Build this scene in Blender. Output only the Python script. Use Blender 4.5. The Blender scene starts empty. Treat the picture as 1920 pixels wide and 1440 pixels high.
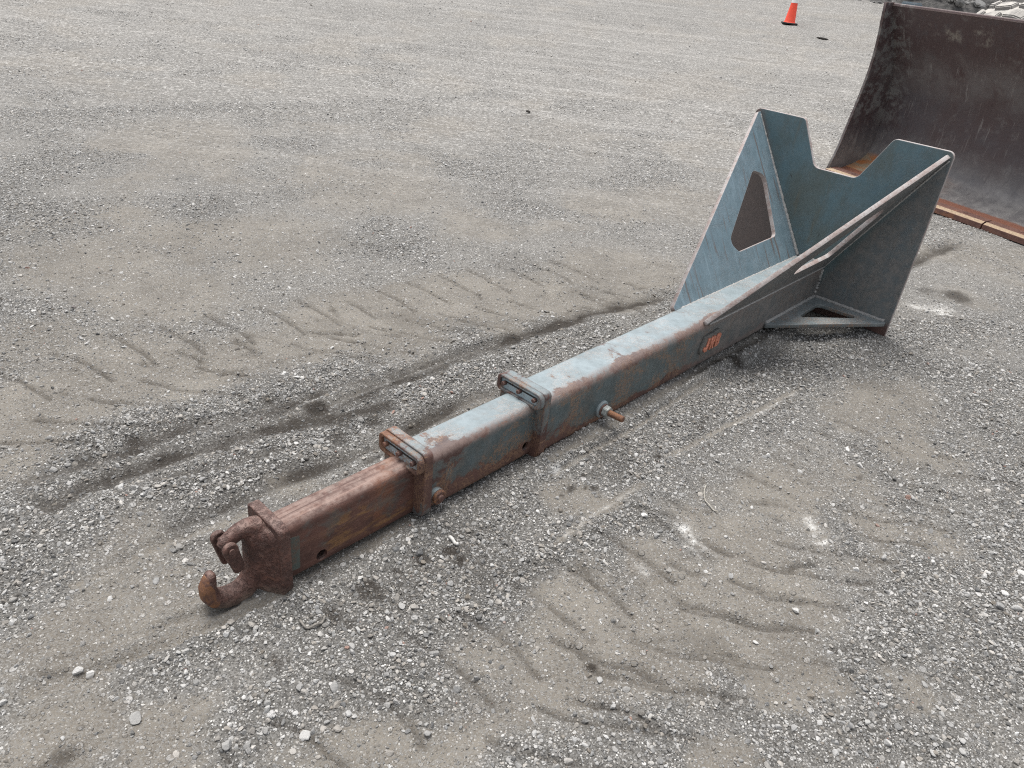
import bpy, bmesh, math, random
import numpy as np
from mathutils import Vector, Matrix

random.seed(7)
rng = np.random.default_rng(11)
S = bpy.context.scene
COL = S.collection

# ---------------------------------------------------------------- camera
PITCH, ROLL, FPX, EYE = 0.5174, 0.1252, 1417.33, 1.6
cp, sp, cr, sr = math.cos(PITCH), math.sin(PITCH), math.cos(ROLL), math.sin(ROLL)
FW = np.array([0, cp, -sp]); UP0 = np.array([0, sp, cp]); RT0 = np.array([1.0, 0, 0])
RT = cr * RT0 + sr * UP0
UP = -sr * RT0 + cr * UP0
cam_data = bpy.data.cameras.new('camera')
cam_data.sensor_width = 36.0
cam_data.lens = FPX / 1920 * 36.0
cam_data.clip_start = 0.05
cam_data.clip_end = 2000
cam = bpy.data.objects.new('camera', cam_data)
COL.objects.link(cam)
cam.matrix_world = Matrix(((RT[0], UP[0], -FW[0], 0), (RT[1], UP[1], -FW[1], 0), (RT[2], UP[2], -FW[2], EYE), (0, 0, 0, 1)))
S.camera = cam

# ---------------------------------------------------------------- sky, sun, exposure
SUN_EL, SUN_AZ = math.radians(78), math.radians(-40)      # azimuth from +Y towards +X
W = bpy.data.worlds.new('World'); S.world = W; W.use_nodes = True
wn = W.node_tree.nodes; wl = W.node_tree.links
sky = wn.new('ShaderNodeTexSky'); sky.sky_type = 'NISHITA'; sky.sun_disc = False
sky.sun_elevation = SUN_EL; sky.sun_rotation = SUN_AZ
sky.air_density = 1.0; sky.dust_density = 3.0; sky.ozone_density = 1.0
hsv = wn.new('ShaderNodeHueSaturation'); hsv.inputs['Saturation'].default_value = 0.25
bg = wn['Background']; bg.inputs['Strength'].default_value = 0.09
wl.new(sky.outputs[0], hsv.inputs['Color']); wl.new(hsv.outputs[0], bg.inputs['Color'])
sun_d = bpy.data.lights.new('sun', 'SUN'); sun_d.energy = 1.5; sun_d.angle = math.radians(30); sun_d.color = (1.0, 0.97, 0.92)
sun = bpy.data.objects.new('sun', sun_d); COL.objects.link(sun)
sd = Vector((math.sin(SUN_AZ) * math.cos(SUN_EL), math.cos(SUN_AZ) * math.cos(SUN_EL), math.sin(SUN_EL)))
sun.rotation_euler = sd.to_track_quat('Z', 'Y').to_euler()
sun.location = (0, 0, 30)
vs = S.view_settings
vs.view_transform = 'Standard'; vs.look = 'None'; vs.gamma = 1; vs.use_curve_mapping = False
vs.exposure = 1.2
S.cycles.use_denoising = False
S.cycles.filter_width = 1.1

# ---------------------------------------------------------------- helpers
def ray(px, py):
    return FW + (px - 960) / FPX * RT - (py - 720) / FPX * UP

def gp(px, py, z=0.0):
    """where the sight line through a spot of the photograph meets the ground"""
    d = ray(px, py); t = (z - EYE) / d[2]
    return np.array([d[0] * t, d[1] * t])

def tag(o, label=None, cat=None, group=None, kind=None):
    if label: o['label'] = label
    if cat: o['category'] = cat
    if group: o['group'] = group
    if kind: o['kind'] = kind
    return o

def link(o, parent=None):
    COL.objects.link(o)
    if parent is not None: o.parent = parent
    return o

def empty(name, M, label=None, cat=None, group=None):
    o = bpy.data.objects.new(name, None); o.empty_display_size = 0.1
    o.matrix_world = M; COL.objects.link(o)
    return tag(o, label, cat, group)

def mesh_obj(name, verts, faces, mat=None, parent=None, smooth=False, matrix=None):
    me = bpy.data.meshes.new(name)
    me.from_pydata([tuple(map(float, v)) for v in verts], [], [tuple(map(int, f)) for f in faces]); me.update()
    bm = bmesh.new(); bm.from_mesh(me); bmesh.ops.recalc_face_normals(bm, faces=bm.faces); bm.to_mesh(me); bm.free()
    if mat: me.materials.append(mat)
    if smooth: me.polygons.foreach_set('use_smooth', [True] * len(me.polygons))
    o = bpy.data.objects.new(name, me)
    if matrix is not None: o.matrix_local = matrix
    return link(o, parent)

def bm_obj(name, bm, mat=None, parent=None, smooth=False, angle=None):
    me = bpy.data.meshes.new(name)
    bmesh.ops.recalc_face_normals(bm, faces=bm.faces)
    bm.to_mesh(me); bm.free()
    if mat: me.materials.append(mat)
    if smooth: me.polygons.foreach_set('use_smooth', [True] * len(me.polygons))
    if angle is not None: me.set_sharp_from_angle(angle=angle)
    return link(bpy.data.objects.new(name, me), parent)

def evaluated(o):
    """freeze an object's modifiers (or a curve) into a plain mesh"""
    dg = bpy.context.evaluated_depsgraph_get()
    return bpy.data.meshes.new_from_object(o.evaluated_get(dg))

def round_poly(pts, radii, n=5):
    out = []; N = len(pts)
    if not hasattr(radii, '__len__'): radii = [radii] * N
    for i in range(N):
        p = np.array(pts[i], float); a = np.array(pts[i - 1], float) - p; b = np.array(pts[(i + 1) % N], float) - p
        la, lb = np.linalg.norm(a), np.linalg.norm(b); r = radii[i]
        if r <= 1e-6: out.append(tuple(p)); continue
        a /= la; b /= lb
        ang = math.acos(max(-1, min(1, a @ b))); t = min(r / math.tan(ang / 2), la * .49, lb * .49); r = t * math.tan(ang / 2)
        c = p + (a + b) / np.linalg.norm(a + b) * (r / math.sin(ang / 2))
        p0 = p + a * t; p1 = p + b * t
        a0 = math.atan2(*(p0 - c)[::-1]); a1 = math.atan2(*(p1 - c)[::-1])
        d = (a1 - a0 + math.pi) % (2 * math.pi) - math.pi
        for k in range(n + 1):
            t_ = a0 + d * k / n; out.append((c[0] + r * math.cos(t_), c[1] + r * math.sin(t_)))
    return out

def plate(name, outline, holes, thick, frame, mat, parent, bevel=0.002, edge_mat=None):
    """flat steel plate: outline and holes in plate coordinates; frame = (origin, ex, ey, en), thick goes along en"""
    cu = bpy.data.curves.new(name, 'CURVE'); cu.dimensions = '2D'; cu.fill_mode = 'BOTH'
    for loop in [outline] + holes:
        s = cu.splines.new('POLY'); s.points.add(len(loop) - 1)
        for q, (x, y) in zip(s.points, loop): q.co = (x, y, 0, 1)
        s.use_cyclic_u = True
    cu.extrude = thick / 2 - bevel; cu.bevel_depth = bevel; cu.bevel_resolution = 1; cu.offset = -bevel
    t = bpy.data.objects.new('tmp', cu); COL.objects.link(t)
    me = evaluated(t); bpy.data.objects.remove(t); bpy.data.curves.remove(cu)
    o_, ex, ey, en = [Vector(v) for v in frame]
    M = Matrix(((ex[0], ey[0], en[0], o_[0]), (ex[1], ey[1], en[1], o_[1]), (ex[2], ey[2], en[2], o_[2]), (0, 0, 0, 1))) @ Matrix.Translation((0, 0, thick / 2))
    me.transform(M)
    bm = bmesh.new(); bm.from_mesh(me)
    bmesh.ops.remove_doubles(bm, verts=bm.verts, dist=1e-5); bmesh.ops.recalc_face_normals(bm, faces=bm.faces); bm.to_mesh(me); bm.free()
    me.name = name; me.materials.clear(); me.materials.append(mat)
    if edge_mat is not None:        # sawn or flame-cut edges
        me.materials.append(edge_mat); en_ = Vector(en).normalized()
        for p in me.polygons: p.material_index = 1 if abs(p.normal.dot(en_)) < .9 else 0
    else:
        for p in me.polygons: p.material_index = 0
    return link(bpy.data.objects.new(name, me), parent)

def cyl_bm(bm, p0, p1, r0, r1=None, n=16, cap=True, rot=0.0):
    p0 = Vector(p0); p1 = Vector(p1); r1 = r0 if r1 is None else r1
    d = (p1 - p0).normalized(); q = d.to_track_quat('Z', 'Y')
    A, B = [], []
    for i in range(n):
        t = 2 * math.pi * i / n + rot; e = q @ Vector((math.cos(t), math.sin(t), 0))
        A.append(bm.verts.new(p0 + e * r0)); B.append(bm.verts.new(p1 + e * r1))
    for i in range(n):
        bm.faces.new((A[i], A[(i + 1) % n], B[(i + 1) % n], B[i]))
    if cap: bm.faces.new(A[::-1]); bm.faces.new(B)
    return bm

def lathe_bm(bm, origin, axis, prof, n=24):
    """prof: list of (distance along axis, radius)"""
    origin = Vector(origin); q = Vector(axis).normalized().to_track_quat('Z', 'Y'); rings = []
    for (z, r) in prof:
        rings.append([bm.verts.new(origin + q @ Vector((r * math.cos(2 * math.pi * i / n), r * math.sin(2 * math.pi * i / n), z))) for i in range(n)])
    for a, b in zip(rings, rings[1:]):
        for i in range(n): bm.faces.new((a[i], a[(i + 1) % n], b[(i + 1) % n], b[i]))
    bm.faces.new(rings[0][::-1]); bm.faces.new(rings[-1])
    return bm

def tube_path(bm, pts, radii, n=8, cap=True, sx=1.0):
    pts = [Vector(p) for p in pts]; rings = []
    for i, p in enumerate(pts):
        d = (pts[min(i + 1, len(pts) - 1)] - pts[max(i - 1, 0)]).normalized(); q = d.to_track_quat('Z', 'Y')
        r = radii[i] if hasattr(radii, '__len__') else radii
        rings.append([bm.verts.new(p + q @ Vector((r * math.cos(2 * math.pi * k / n), r * math.sin(2 * math.pi * k / n), 0))) for k in range(n)])
    for a, b in zip(rings, rings[1:]):
        for k in range(n): bm.faces.new((a[k], a[(k + 1) % n], b[(k + 1) % n], b[k]))
    if cap: bm.faces.new(rings[0][::-1]); bm.faces.new(rings[-1])
    return bm

# ---- numpy noise
def _hash(ix, iy, seed):
    with np.errstate(over='ignore'):
        h = (ix.astype(np.int64) * 374761393 + iy.astype(np.int64) * 668265263 + seed * 1274126177) & 0xffffffff
        h = ((h ^ (h >> 13)) * 1274126177) & 0xffffffff
        h = (h ^ (h >> 16)) & 0xffffff
    return h / float(0xffffff)

def vnoise(x, y, f, seed=0):
    x = np.asarray(x, float) * f + 1000.3; y = np.asarray(y, float) * f + 1000.7
    ix = np.floor(x); iy = np.floor(y); fx = x - ix; fy = y - iy
    fx = fx * fx * (3 - 2 * fx); fy = fy * fy * (3 - 2 * fy)
    a = _hash(ix, iy, seed); b = _hash(ix + 1, iy, seed); c = _hash(ix, iy + 1, seed); d = _hash(ix + 1, iy + 1, seed)
    return (a * (1 - fx) + b * fx) * (1 - fy) + (c * (1 - fx) + d * fx) * fy

def fbm(x, y, f, seed=0, oct=3):
    s = 0; a = .5; t = 0
    for k in range(oct):
        s = s + a * vnoise(x, y, f * 2 ** k, seed + k); t += a; a *= .5
    return s / t

# ---------------------------------------------------------------- materials
class NT:
    def __init__(s, name):
        s.m = bpy.data.materials.new(name); s.m.use_nodes = True
        s.t = s.m.node_tree; s.b = s.t.nodes['Principled BSDF']
    def n(s, typ, **kw):
        nd = s.t.nodes.new('ShaderNode' + typ)
        for k, v in kw.items(): setattr(nd, k, v)
        return nd
    def l(s, a, b): s.t.links.new(a, b)
    def setin(s, sock, v):
        if isinstance(v, bpy.types.NodeSocket): s.l(v, sock)
        elif v is not None:
            if sock.type == 'RGBA' and len(v) == 3: v = (*v, 1)
            sock.default_value = v
    def noise(s, vec, scale, detail=4, rough=.55, dist=0.0):
        nd = s.n('TexNoise'); s.setin(nd.inputs['Vector'], vec)
        nd.inputs['Scale'].default_value = scale; nd.inputs['Detail'].default_value = detail
        nd.inputs['Roughness'].default_value = rough; nd.inputs['Distortion'].default_value = dist
        return nd.outputs['Fac']
    def voro(s, vec, scale, feature='F1', out='Distance', rnd=1.0):
        nd = s.n('TexVoronoi', feature=feature); s.setin(nd.inputs['Vector'], vec); nd.inputs['Scale'].default_value = scale
        nd.inputs['Randomness'].default_value = rnd
        return nd.outputs[out]
    def ramp(s, v, lo, hi, a=0.0, b=1.0):
        nd = s.n('MapRange', interpolation_type='SMOOTHSTEP'); s.setin(nd.inputs[0], v)
        nd.inputs[1].default_value = lo; nd.inputs[2].default_value = hi; nd.inputs[3].default_value = a; nd.inputs[4].default_value = b
        return nd.outputs[0]
    def math(s, op, a, b=0.0, c=0.0, clamp=False):
        nd = s.n('Math', operation=op, use_clamp=clamp)
        for i, v in enumerate((a, b, c)): s.setin(nd.inputs[i], v)
        return nd.outputs[0]
    def mix(s, f, a, b, blend='MIX'):
        nd = s.n('Mix', data_type='RGBA', blend_type=blend)
        s.setin(nd.inputs[0], f); s.setin(nd.inputs[6], a); s.setin(nd.inputs[7], b)
        return nd.outputs[2]
    def mapping(s, vec, scale=(1, 1, 1), rot=(0, 0, 0), loc=(0, 0, 0)):
        nd = s.n('Mapping'); s.setin(nd.inputs[0], vec)
        nd.inputs['Scale'].default_value = scale; nd.inputs['Rotation'].default_value = rot; nd.inputs['Location'].default_value = loc
        return nd.outputs[0]
    def obj(s): return s.n('TexCoord').outputs['Object']
    def attr(s, name, typ='GEOMETRY', out='Fac'):
        nd = s.n('Attribute', attribute_name=name, attribute_type=typ); return nd.outputs[out]
    def bump(s, h, strength=.5, dist=.01, prev=None):
        nd = s.n('Bump'); s.setin(nd.inputs['Height'], h); nd.inputs['Strength'].default_value = strength; nd.inputs['Distance'].default_value = dist
        if prev is not None: s.l(prev, nd.inputs['Normal'])
        return nd.outputs[0]
    def edge(s, radius=.008):
        """1 on convex and concave edges, 0 on flats (bevel normal against true normal)"""
        bv = s.n('Bevel', samples=4); bv.inputs[0].default_value = radius
        g = s.n('NewGeometry')
        d = s.n('VectorMath', operation='DOT_PRODUCT'); s.l(bv.outputs[0], d.inputs[0]); s.l(g.outputs['Normal'], d.inputs[1])
        return s.ramp(d.outputs['Value'], .995, .86)
    def out(s, col, rough=.6, metal=0.0, normal=None, spec=.5):
        s.setin(s.b.inputs['Base Color'], col); s.setin(s.b.inputs['Roughness'], rough); s.setin(s.b.inputs['Metallic'], metal)
        s.b.inputs['Specular IOR Level'].default_value = spec
        if normal is not None: s.l(normal, s.b.inputs['Normal'])
        return s.m

RUST_D = (0.072, 0.037, 0.031); RUST_M = (0.122, 0.062, 0.049); RUST_O = (0.25, 0.105, 0.045); PAINT = (0.135, 0.215, 0.255); PAINT_D = (0.085, 0.125, 0.14)

def rust_colour(k, co, stretch=None):
    v = co if stretch is None else k.mapping(co, scale=stretch)
    a = k.noise(v, 9, 6, .65); b = k.noise(v, 60, 5, .7); c = k.noise(co, 4, 4, .6, .6)
    col = k.mix(k.ramp(a, .35, .65), RUST_D, RUST_M)
    col = k.mix(k.math('MULTIPLY', k.ramp(b, .52, .75), .6), col, (0.185, 0.115, 0.095))
    col = k.mix(k.math('MULTIPLY', k.ramp(c, .58, .72), .38), col, RUST_O)
    return col, b

def steel_painted(name, amount=.5, paint=PAINT, paint2=PAINT_D, bottom=None, edge_r=.010, streak=None, grime=.5, topwear=None, rim=None, film=None, chalk_bright=.0, scr_amt=.75):
    """old blue-grey enamel over steel: rust at edges, in blotches, along a bottom line and in scratches"""
    k = NT(name); co = k.obj()
    rust, fine = rust_colour(k, co)
    big = k.noise(co, 5.5, 5, .62, .4); med = k.noise(co, 26, 5, .7, .2); mott = k.noise(co, 13, 6, .75)
    p = k.mix(k.ramp(mott, .3, .72), paint, paint2)
    p = k.mix(k.math('MULTIPLY', k.ramp(fine, .45, .7), .16), p, (0.20, 0.24, 0.25))
    # fine scratches: stretched noise in two directions, thin contour lines
    def scratches(scale, rot, thr, dens):
        v = k.mapping(co, scale=scale, rot=rot); w = k.noise(v, 1.0, 2, .5, 1.1)
        line = k.ramp(k.math('ABSOLUTE', k.math('SUBTRACT', w, .5)), thr, 0.0)
        gate = k.ramp(k.noise(co, 7, 3, .6, .3), dens, dens + .10)
        return k.math('MULTIPLY', line, gate)
    s0 = scratches((30, 30, 30), (.4, .7, .2), .05, .50); s1 = scratches((22, 60, 14), (.3, .2, .5), .030, .46); s2 = scratches((50, 30, 9), (.1, .9, 1.3), .026, .45); s3 = scratches((9, 45, 45), (0, .25, .1), .026, .45)
    scr = k.math('MAXIMUM', k.math('MAXIMUM', s1, s2), k.math('MAXIMUM', s3, k.math('MULTIPLY', s0, .7)))
    e = k.edge(edge_r)
    f = k.math('ADD', k.math('MULTIPLY', k.ramp(big, .3, .75), .40), k.math('ADD', k.math('MULTIPLY', med, .45), k.math('MULTIPLY', fine, .22)))
    if rim is None: f = k.math('ADD', f, k.math('MULTIPLY', e, .42))
    sx0 = k.n('SeparateXYZ'); k.l(co, sx0.inputs[0])
    if film == 'head':          # brown film on the wings outside the two gussets and along the foot
        ay = k.math('ABSOLUTE', k.math('ADD', sx0.outputs['Y'], k.math('MULTIPLY', med, .03)))
        vline = k.math('ADD', .05, k.math('MULTIPLY', sx0.outputs['Z'], .52))
        wing = k.ramp(k.math('SUBTRACT', ay, vline), -.01, .05)
        foot = k.ramp(sx0.outputs['Z'], -.05, -.10)
    elif film == 'tube':        # the last metre of the tube never got its second coat
        wing = k.math('MULTIPLY', k.ramp(k.math('ADD', sx0.outputs['X'], k.math('MULTIPLY', big, .4)), 2.1, 2.45), k.ramp(sx0.outputs['Z'], .13, .10)); foot = None
    elif film == 'all': wing = k.ramp(big, .25, .5); foot = None
    else: wing = None; foot = None
    if bottom is not None:      # (z of full rust, z of none) in the boom's own frame
        sx = k.n('SeparateXYZ'); k.l(co, sx.inputs[0])
        g = k.ramp(sx.outputs['Z'], bottom[0], bottom[1], 1.0, 0.0); f = k.math('ADD', f, k.math('MULTIPLY', g, .5))
    if topwear is not None:     # worn long edge: distance in y,z from a corner line
        sx = k.n('SeparateXYZ'); k.l(co, sx.inputs[0])
        dy = k.math('SUBTRACT', sx.outputs['Y'], topwear[0]); dz = k.math('SUBTRACT', sx.outputs['Z'], topwear[1])
        dd = k.math('SQRT', k.math('ADD', k.math('MULTIPLY', dy, dy), k.math('MULTIPLY', dz, dz)))
        f = k.math('ADD', f, k.ramp(dd, topwear[2], 0.004, 0.0, topwear[3])); wear = k.ramp(k.math('ADD', dd, k.math('MULTIPLY', med, .03)), topwear[2] + .012, .018, 0.0, 1.0)
    th = .90 - amount * .5
    mask = k.ramp(f, th - .015, th + .07)
    col = k.mix(mask, p, rust)
    halo = k.math('MULTIPLY', k.ramp(f, th - .16, th), grime)
    col = k.mix(k.math('MULTIPLY', k.math('SUBTRACT', 1.0, mask), k.math('MULTIPLY', halo, .6)), col, (0.15, 0.11, 0.085))
    col = k.mix(k.math('MULTIPLY', scr, scr_amt), col, (0.25, 0.145, 0.085))
    if streak is not None:      # rust runs that follow the way water drains down the plate
        v = k.mapping(co, scale=streak[0], rot=streak[1]); w = k.noise(v, 1.0, 3, .6)
        col = k.mix(k.math('MULTIPLY', k.ramp(w, .58, .68), .75), col, (0.13, 0.095, 0.08))
        col = k.mix(k.math('MULTIPLY', k.ramp(w, .44, .30), .4), col, (0.26, 0.35, 0.40))
    if film == 'head':
        v1 = k.noise(k.mapping(co, scale=(1, 5, 2.2)), 1, 5, .65, .5); v2 = k.noise(k.mapping(co, scale=(1, 24, 3.5)), 1, 4, .6)
        col = k.mix(k.ramp(v1, .45, .68, 0, .6), col, (0.095, 0.108, 0.092)); col = k.mix(k.ramp(v1, .46, .32, 0, .55), col, (0.088, 0.155, 0.195))
        col = k.mix(k.ramp(v2, .60, .74, 0, .45), col, (0.125, 0.115, 0.085)); col = k.mix(k.ramp(k.noise(co, 34, 3, .6, .8), .70, .76, 0, .7), col, (0.035, 0.030, 0.028))
    if wing is not None: col = k.mix(k.math('MULTIPLY', wing, k.ramp(mott, .2, .7, .45, .9)), col, k.mix(k.ramp(med, .35, .65), (0.128, 0.124, 0.122), (0.190, 0.176, 0.166)))
    if film == 'head': col = k.mix(k.math('MULTIPLY', k.math('MULTIPLY', wing, k.ramp(sx0.outputs['Y'], .0, .1)), .7), col, (0.125, 0.088, 0.080))
    if foot is not None: col = k.mix(k.math('MULTIPLY', foot, .9), col, rust)
    if rim is not None: col = k.mix(k.math('MULTIPLY', e, k.ramp(med, .35, .6, .25, .9)), col, rim)
    if chalk_bright:                   # chalky dust plus sky light, both painted pale on what faces up
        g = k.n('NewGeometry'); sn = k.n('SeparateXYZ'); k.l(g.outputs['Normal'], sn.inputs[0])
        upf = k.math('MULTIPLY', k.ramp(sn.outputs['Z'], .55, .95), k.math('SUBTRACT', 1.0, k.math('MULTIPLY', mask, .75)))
        col = k.mix(k.math('MULTIPLY', upf, k.ramp(mott, .2, .75, chalk_bright, chalk_bright * .55)), col, (0.375, 0.435, 0.460))
    if topwear is not None: col = k.mix(k.math('MULTIPLY', wear, k.ramp(fine, .3, .65, .25, .85)), col, (0.215, 0.160, 0.142))
    rough = k.math('ADD', .34, k.math('MULTIPLY', mask, .35)); rough = k.math('ADD', rough, k.math('MULTIPLY', mott, .15))
    h = k.math('SUBTRACT', k.math('MULTIPLY', fine, .35), k.math('MULTIPLY', mask, .25)); h = k.math('SUBTRACT', h, k.math('MULTIPLY', scr, .4))
    return k.out(col, rough, 0.0, k.bump(h, .45, .003), .5)

def steel_rusty(name, base=None, teal=.0, ochre=0.0, grain=None, orange=0.0, dust=.2, tint=(1, 1, 1), low=False):
    k = NT(name); co = k.obj()
    col, fine = rust_colour(k, co, grain)
    med = k.noise(co, 30, 5, .7)
    if teal: col = k.mix(k.math('MULTIPLY', k.ramp(k.noise(co, 8, 5, .65, .4), .56, .66), teal), col, (0.085, 0.115, 0.115))
    if ochre:
        v = k.mapping(co, scale=(8, 20, 20), loc=(.3, 0, .4)); wo = k.noise(v, 1, 5, .7, .8)
        col = k.mix(k.math('MULTIPLY', k.ramp(wo, .56, .68), ochre), col, (0.34, 0.19, 0.05))
    if ochre:
        so = k.n('SeparateXYZ'); k.l(co, so.inputs[0]); nzo = k.noise(k.mapping(co, scale=(14, 14, 44), rot=(0, .25, 0)), 1, 5, .7, .6)
        for ox, oz, rx, rz in ((.255, .010, .075, .034), (.36, -.062, .11, .020), (.20, -.045, .05, .03)):
            ex_ = k.math('DIVIDE', k.math('SUBTRACT', so.outputs['X'], ox), rx); ez_ = k.math('DIVIDE', k.math('SUBTRACT', so.outputs['Z'], oz), rz)
            dd_ = k.math('ADD', k.math('MULTIPLY', ex_, ex_), k.math('MULTIPLY', ez_, ez_))
            col = k.mix(k.math('MULTIPLY', k.ramp(dd_, 1.6, .2), k.ramp(nzo, .44, .62, 0, .6)), col, (0.28, 0.165, 0.06))
    if grain:
        w = k.noise(k.mapping(co, scale=(2.2, 75, 75)), 1, 4, .65)
        g0 = k.n('NewGeometry'); s0 = k.n('SeparateXYZ'); k.l(g0.outputs['Normal'], s0.inputs[0]); tf = k.ramp(s0.outputs['Z'], .4, .9, .25, 1.0)
        col = k.mix(k.math('MULTIPLY', tf, k.ramp(w, .5, .72, 0, .7)), col, (0.27, 0.19, 0.165))
        col = k.mix(k.math('MULTIPLY', tf, k.ramp(w, .44, .3, 0, .6)), col, (0.06, 0.032, 0.027))
    if orange: col = k.mix(k.math('MULTIPLY', k.ramp(k.noise(co, 16, 5, .7), .42, .6), orange), col, (0.27, 0.118, 0.04))
    # dust lies on what faces up
    g = k.n('NewGeometry'); sx = k.n('SeparateXYZ'); k.l(g.outputs['Normal'], sx.inputs[0])
    up = k.math('MULTIPLY', k.ramp(sx.outputs['Z'], .35, 1.0), k.ramp(med, .3, .65))
    col = k.mix(k.math('MULTIPLY', up, dust), col, (0.32, 0.265, 0.245))
    if grain: col = k.mix(k.math('MULTIPLY', tf, k.ramp(w, .50, .36, 0, .8)), col, (0.085, 0.050, 0.044))
    e = k.edge(.006); col = k.mix(k.math('MULTIPLY', e, .35), col, (0.21, 0.13, 0.105))
    if low:                     # pale soil caked on the foot of the hook
        sl = k.n('SeparateXYZ'); k.l(co, sl.inputs[0])
        col = k.mix(k.math('MULTIPLY', k.ramp(k.math('ADD', sl.outputs['Z'], k.math('MULTIPLY', med, .06)), -.045, -.10), .85), col, (0.235, 0.20, 0.165))
        col = k.mix(k.math('MULTIPLY', k.ramp(fine, .5, .68), .5), col, (0.15, 0.10, 0.085)); col = k.mix(k.math('MULTIPLY', k.ramp(med, .46, .32), .4), col, (0.055, 0.030, 0.026))
    if tint != (1, 1, 1): col = k.mix(1.0, col, tint, 'MULTIPLY')
    if low:
        pit = k.ramp(k.noise(co, 70, 4, .7), .38, .55); hh = k.math('ADD', k.math('MULTIPLY', pit, .8), k.math('ADD', fine, k.math('MULTIPLY', k.noise(co, 22, 4, .65), 1.6)))
        col = k.mix(k.math('MULTIPLY', k.math('SUBTRACT', 1.0, pit), .25), col, (0.05, 0.027, 0.024))
        return k.out(col, k.math('ADD', .42, k.math('MULTIPLY', fine, .35)), 0.0, k.bump(hh, .9, .004), .5)
    return k.out(col, k.math('ADD', .50, k.math('MULTIPLY', fine, .35)), 0.0, k.bump(k.math('ADD', fine, k.math('MULTIPLY', med, .6)), .6, .003), .45)

def plain(name, col, rough=.6, metal=0.0, var=.25, scale=30, bump=.2):
    k = NT(name); co = k.obj(); a = k.noise(co, scale, 5, .65)
    dark = tuple(c * (1 - var) for c in col); lite = tuple(min(1, c * (1 + var)) for c in col)
    return k.out(k.mix(k.ramp(a, .3, .7), dark, lite), rough, metal, k.bump(a, bump, .003))

def weld_mat():
    k = NT('weld'); co = k.obj(); a = k.noise(co, 160, 3, .6)
    return k.out(k.mix(k.ramp(a, .35, .65), (0.24, 0.25, 0.25), (0.40, 0.38, 0.36)), .5, 0, k.bump(a, .6, .002))

# ---------------------------------------------------------------- where the boom lies
OX = np.array([-0.6094, 1.5227, 0.1192]); TH, PH = 0.6986, 0.0179
U = np.array([math.sin(TH) * math.cos(PH), math.cos(TH) * math.cos(PH), math.sin(PH)]); V = np.array([-math.cos(TH), math.sin(TH), 0.0]); Wv = np.cross(U, V)

# ---------------------------------------------------------------- ground relief and masks
KR = 0.00264
RD = np.array([0.26, 0.965])
def rise(x, y):
    t = x * RD[0] + y * RD[1]
    q = np.clip(t - 5.0, 0, None)
    return np.where(q < 24, KR * q * q, KR * 576 + (q - 24) * 2 * KR * 24 * np.exp(-(q - 24) / 30))

def P(pts): return [gp(*p) for p in pts]
def Z7(pts): return [gp(1000 + x / 2.087, 800 + y / 2.087) for x, y in pts]
def Z2(pts): return [gp(x / 2.4, 560 + y / 2.4) for x, y in pts]
def Z5(pts): return [gp(1000 + x / 4, 480 + y / 4) for x, y in pts]

DAMP_LINES = [  # polyline, width, depth, dampness, side berm
    (P([(90, 950), (140, 925), (330, 862), (600, 790), (760, 715), (900, 665), (1100, 590), (1240, 555)]), .040, .010, .95),
    (P([(600, 778), (760, 700), (850, 672), (960, 640)]), .022, .012, .7),
    (P([(330, 985), (500, 915), (704, 843), (850, 765), (935, 738)]), .030, .014, .75),
    (P([(690, 872), (760, 838), (860, 790), (940, 752)]), .018, .010, .8),
    (P([(420, 800), (520, 775), (640, 735), (700, 715)]), .035, .006, .8),
    (P([(250, 845), (330, 820), (420, 800)]), .035, .006, .7),
    (P([(560, 800), (640, 790), (720, 770)]), .045, .006, .9),
    (P([(60, 905), (150, 880), (260, 850)]), .03, .006, .7),
    (P([(300, 905), (420, 880), (520, 850)]), .02, .006, .6),
    (P([(1640, 520), (1700, 498), (1745, 478), (1790, 465)]), .05, .02, .8),
]
SMOOTH_LINES = [  # dragged, compacted soil
    (P([(60, 1290), (210, 1240), (330, 1190), (420, 1150), (520, 1120)]), .026, .009),
    (P([(100, 1240), (260, 1190), (370, 1150), (440, 1128)]), .011, .008),
    (P([(150, 1262), (300, 1212), (420, 1165), (500, 1128)]), .010, .007),
    (P([(140, 1090), (330, 1010), (470, 960)]), .016, .007),
    (P([(560, 1080), (660, 1040), (760, 985)]), .035, .002),
    (P([(1030, 880), (1180, 790), (1320, 700), (1430, 640)]), .018, .010),
    (P([(1040, 900), (1190, 810), (1320, 722)]), .010, .008),
    (P([(1050, 1015), (1130, 960), (1200, 915)]), .022, .004),
    (P([(1250, 860), (1370, 800), (1490, 735)]), .018, .004),
]
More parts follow.
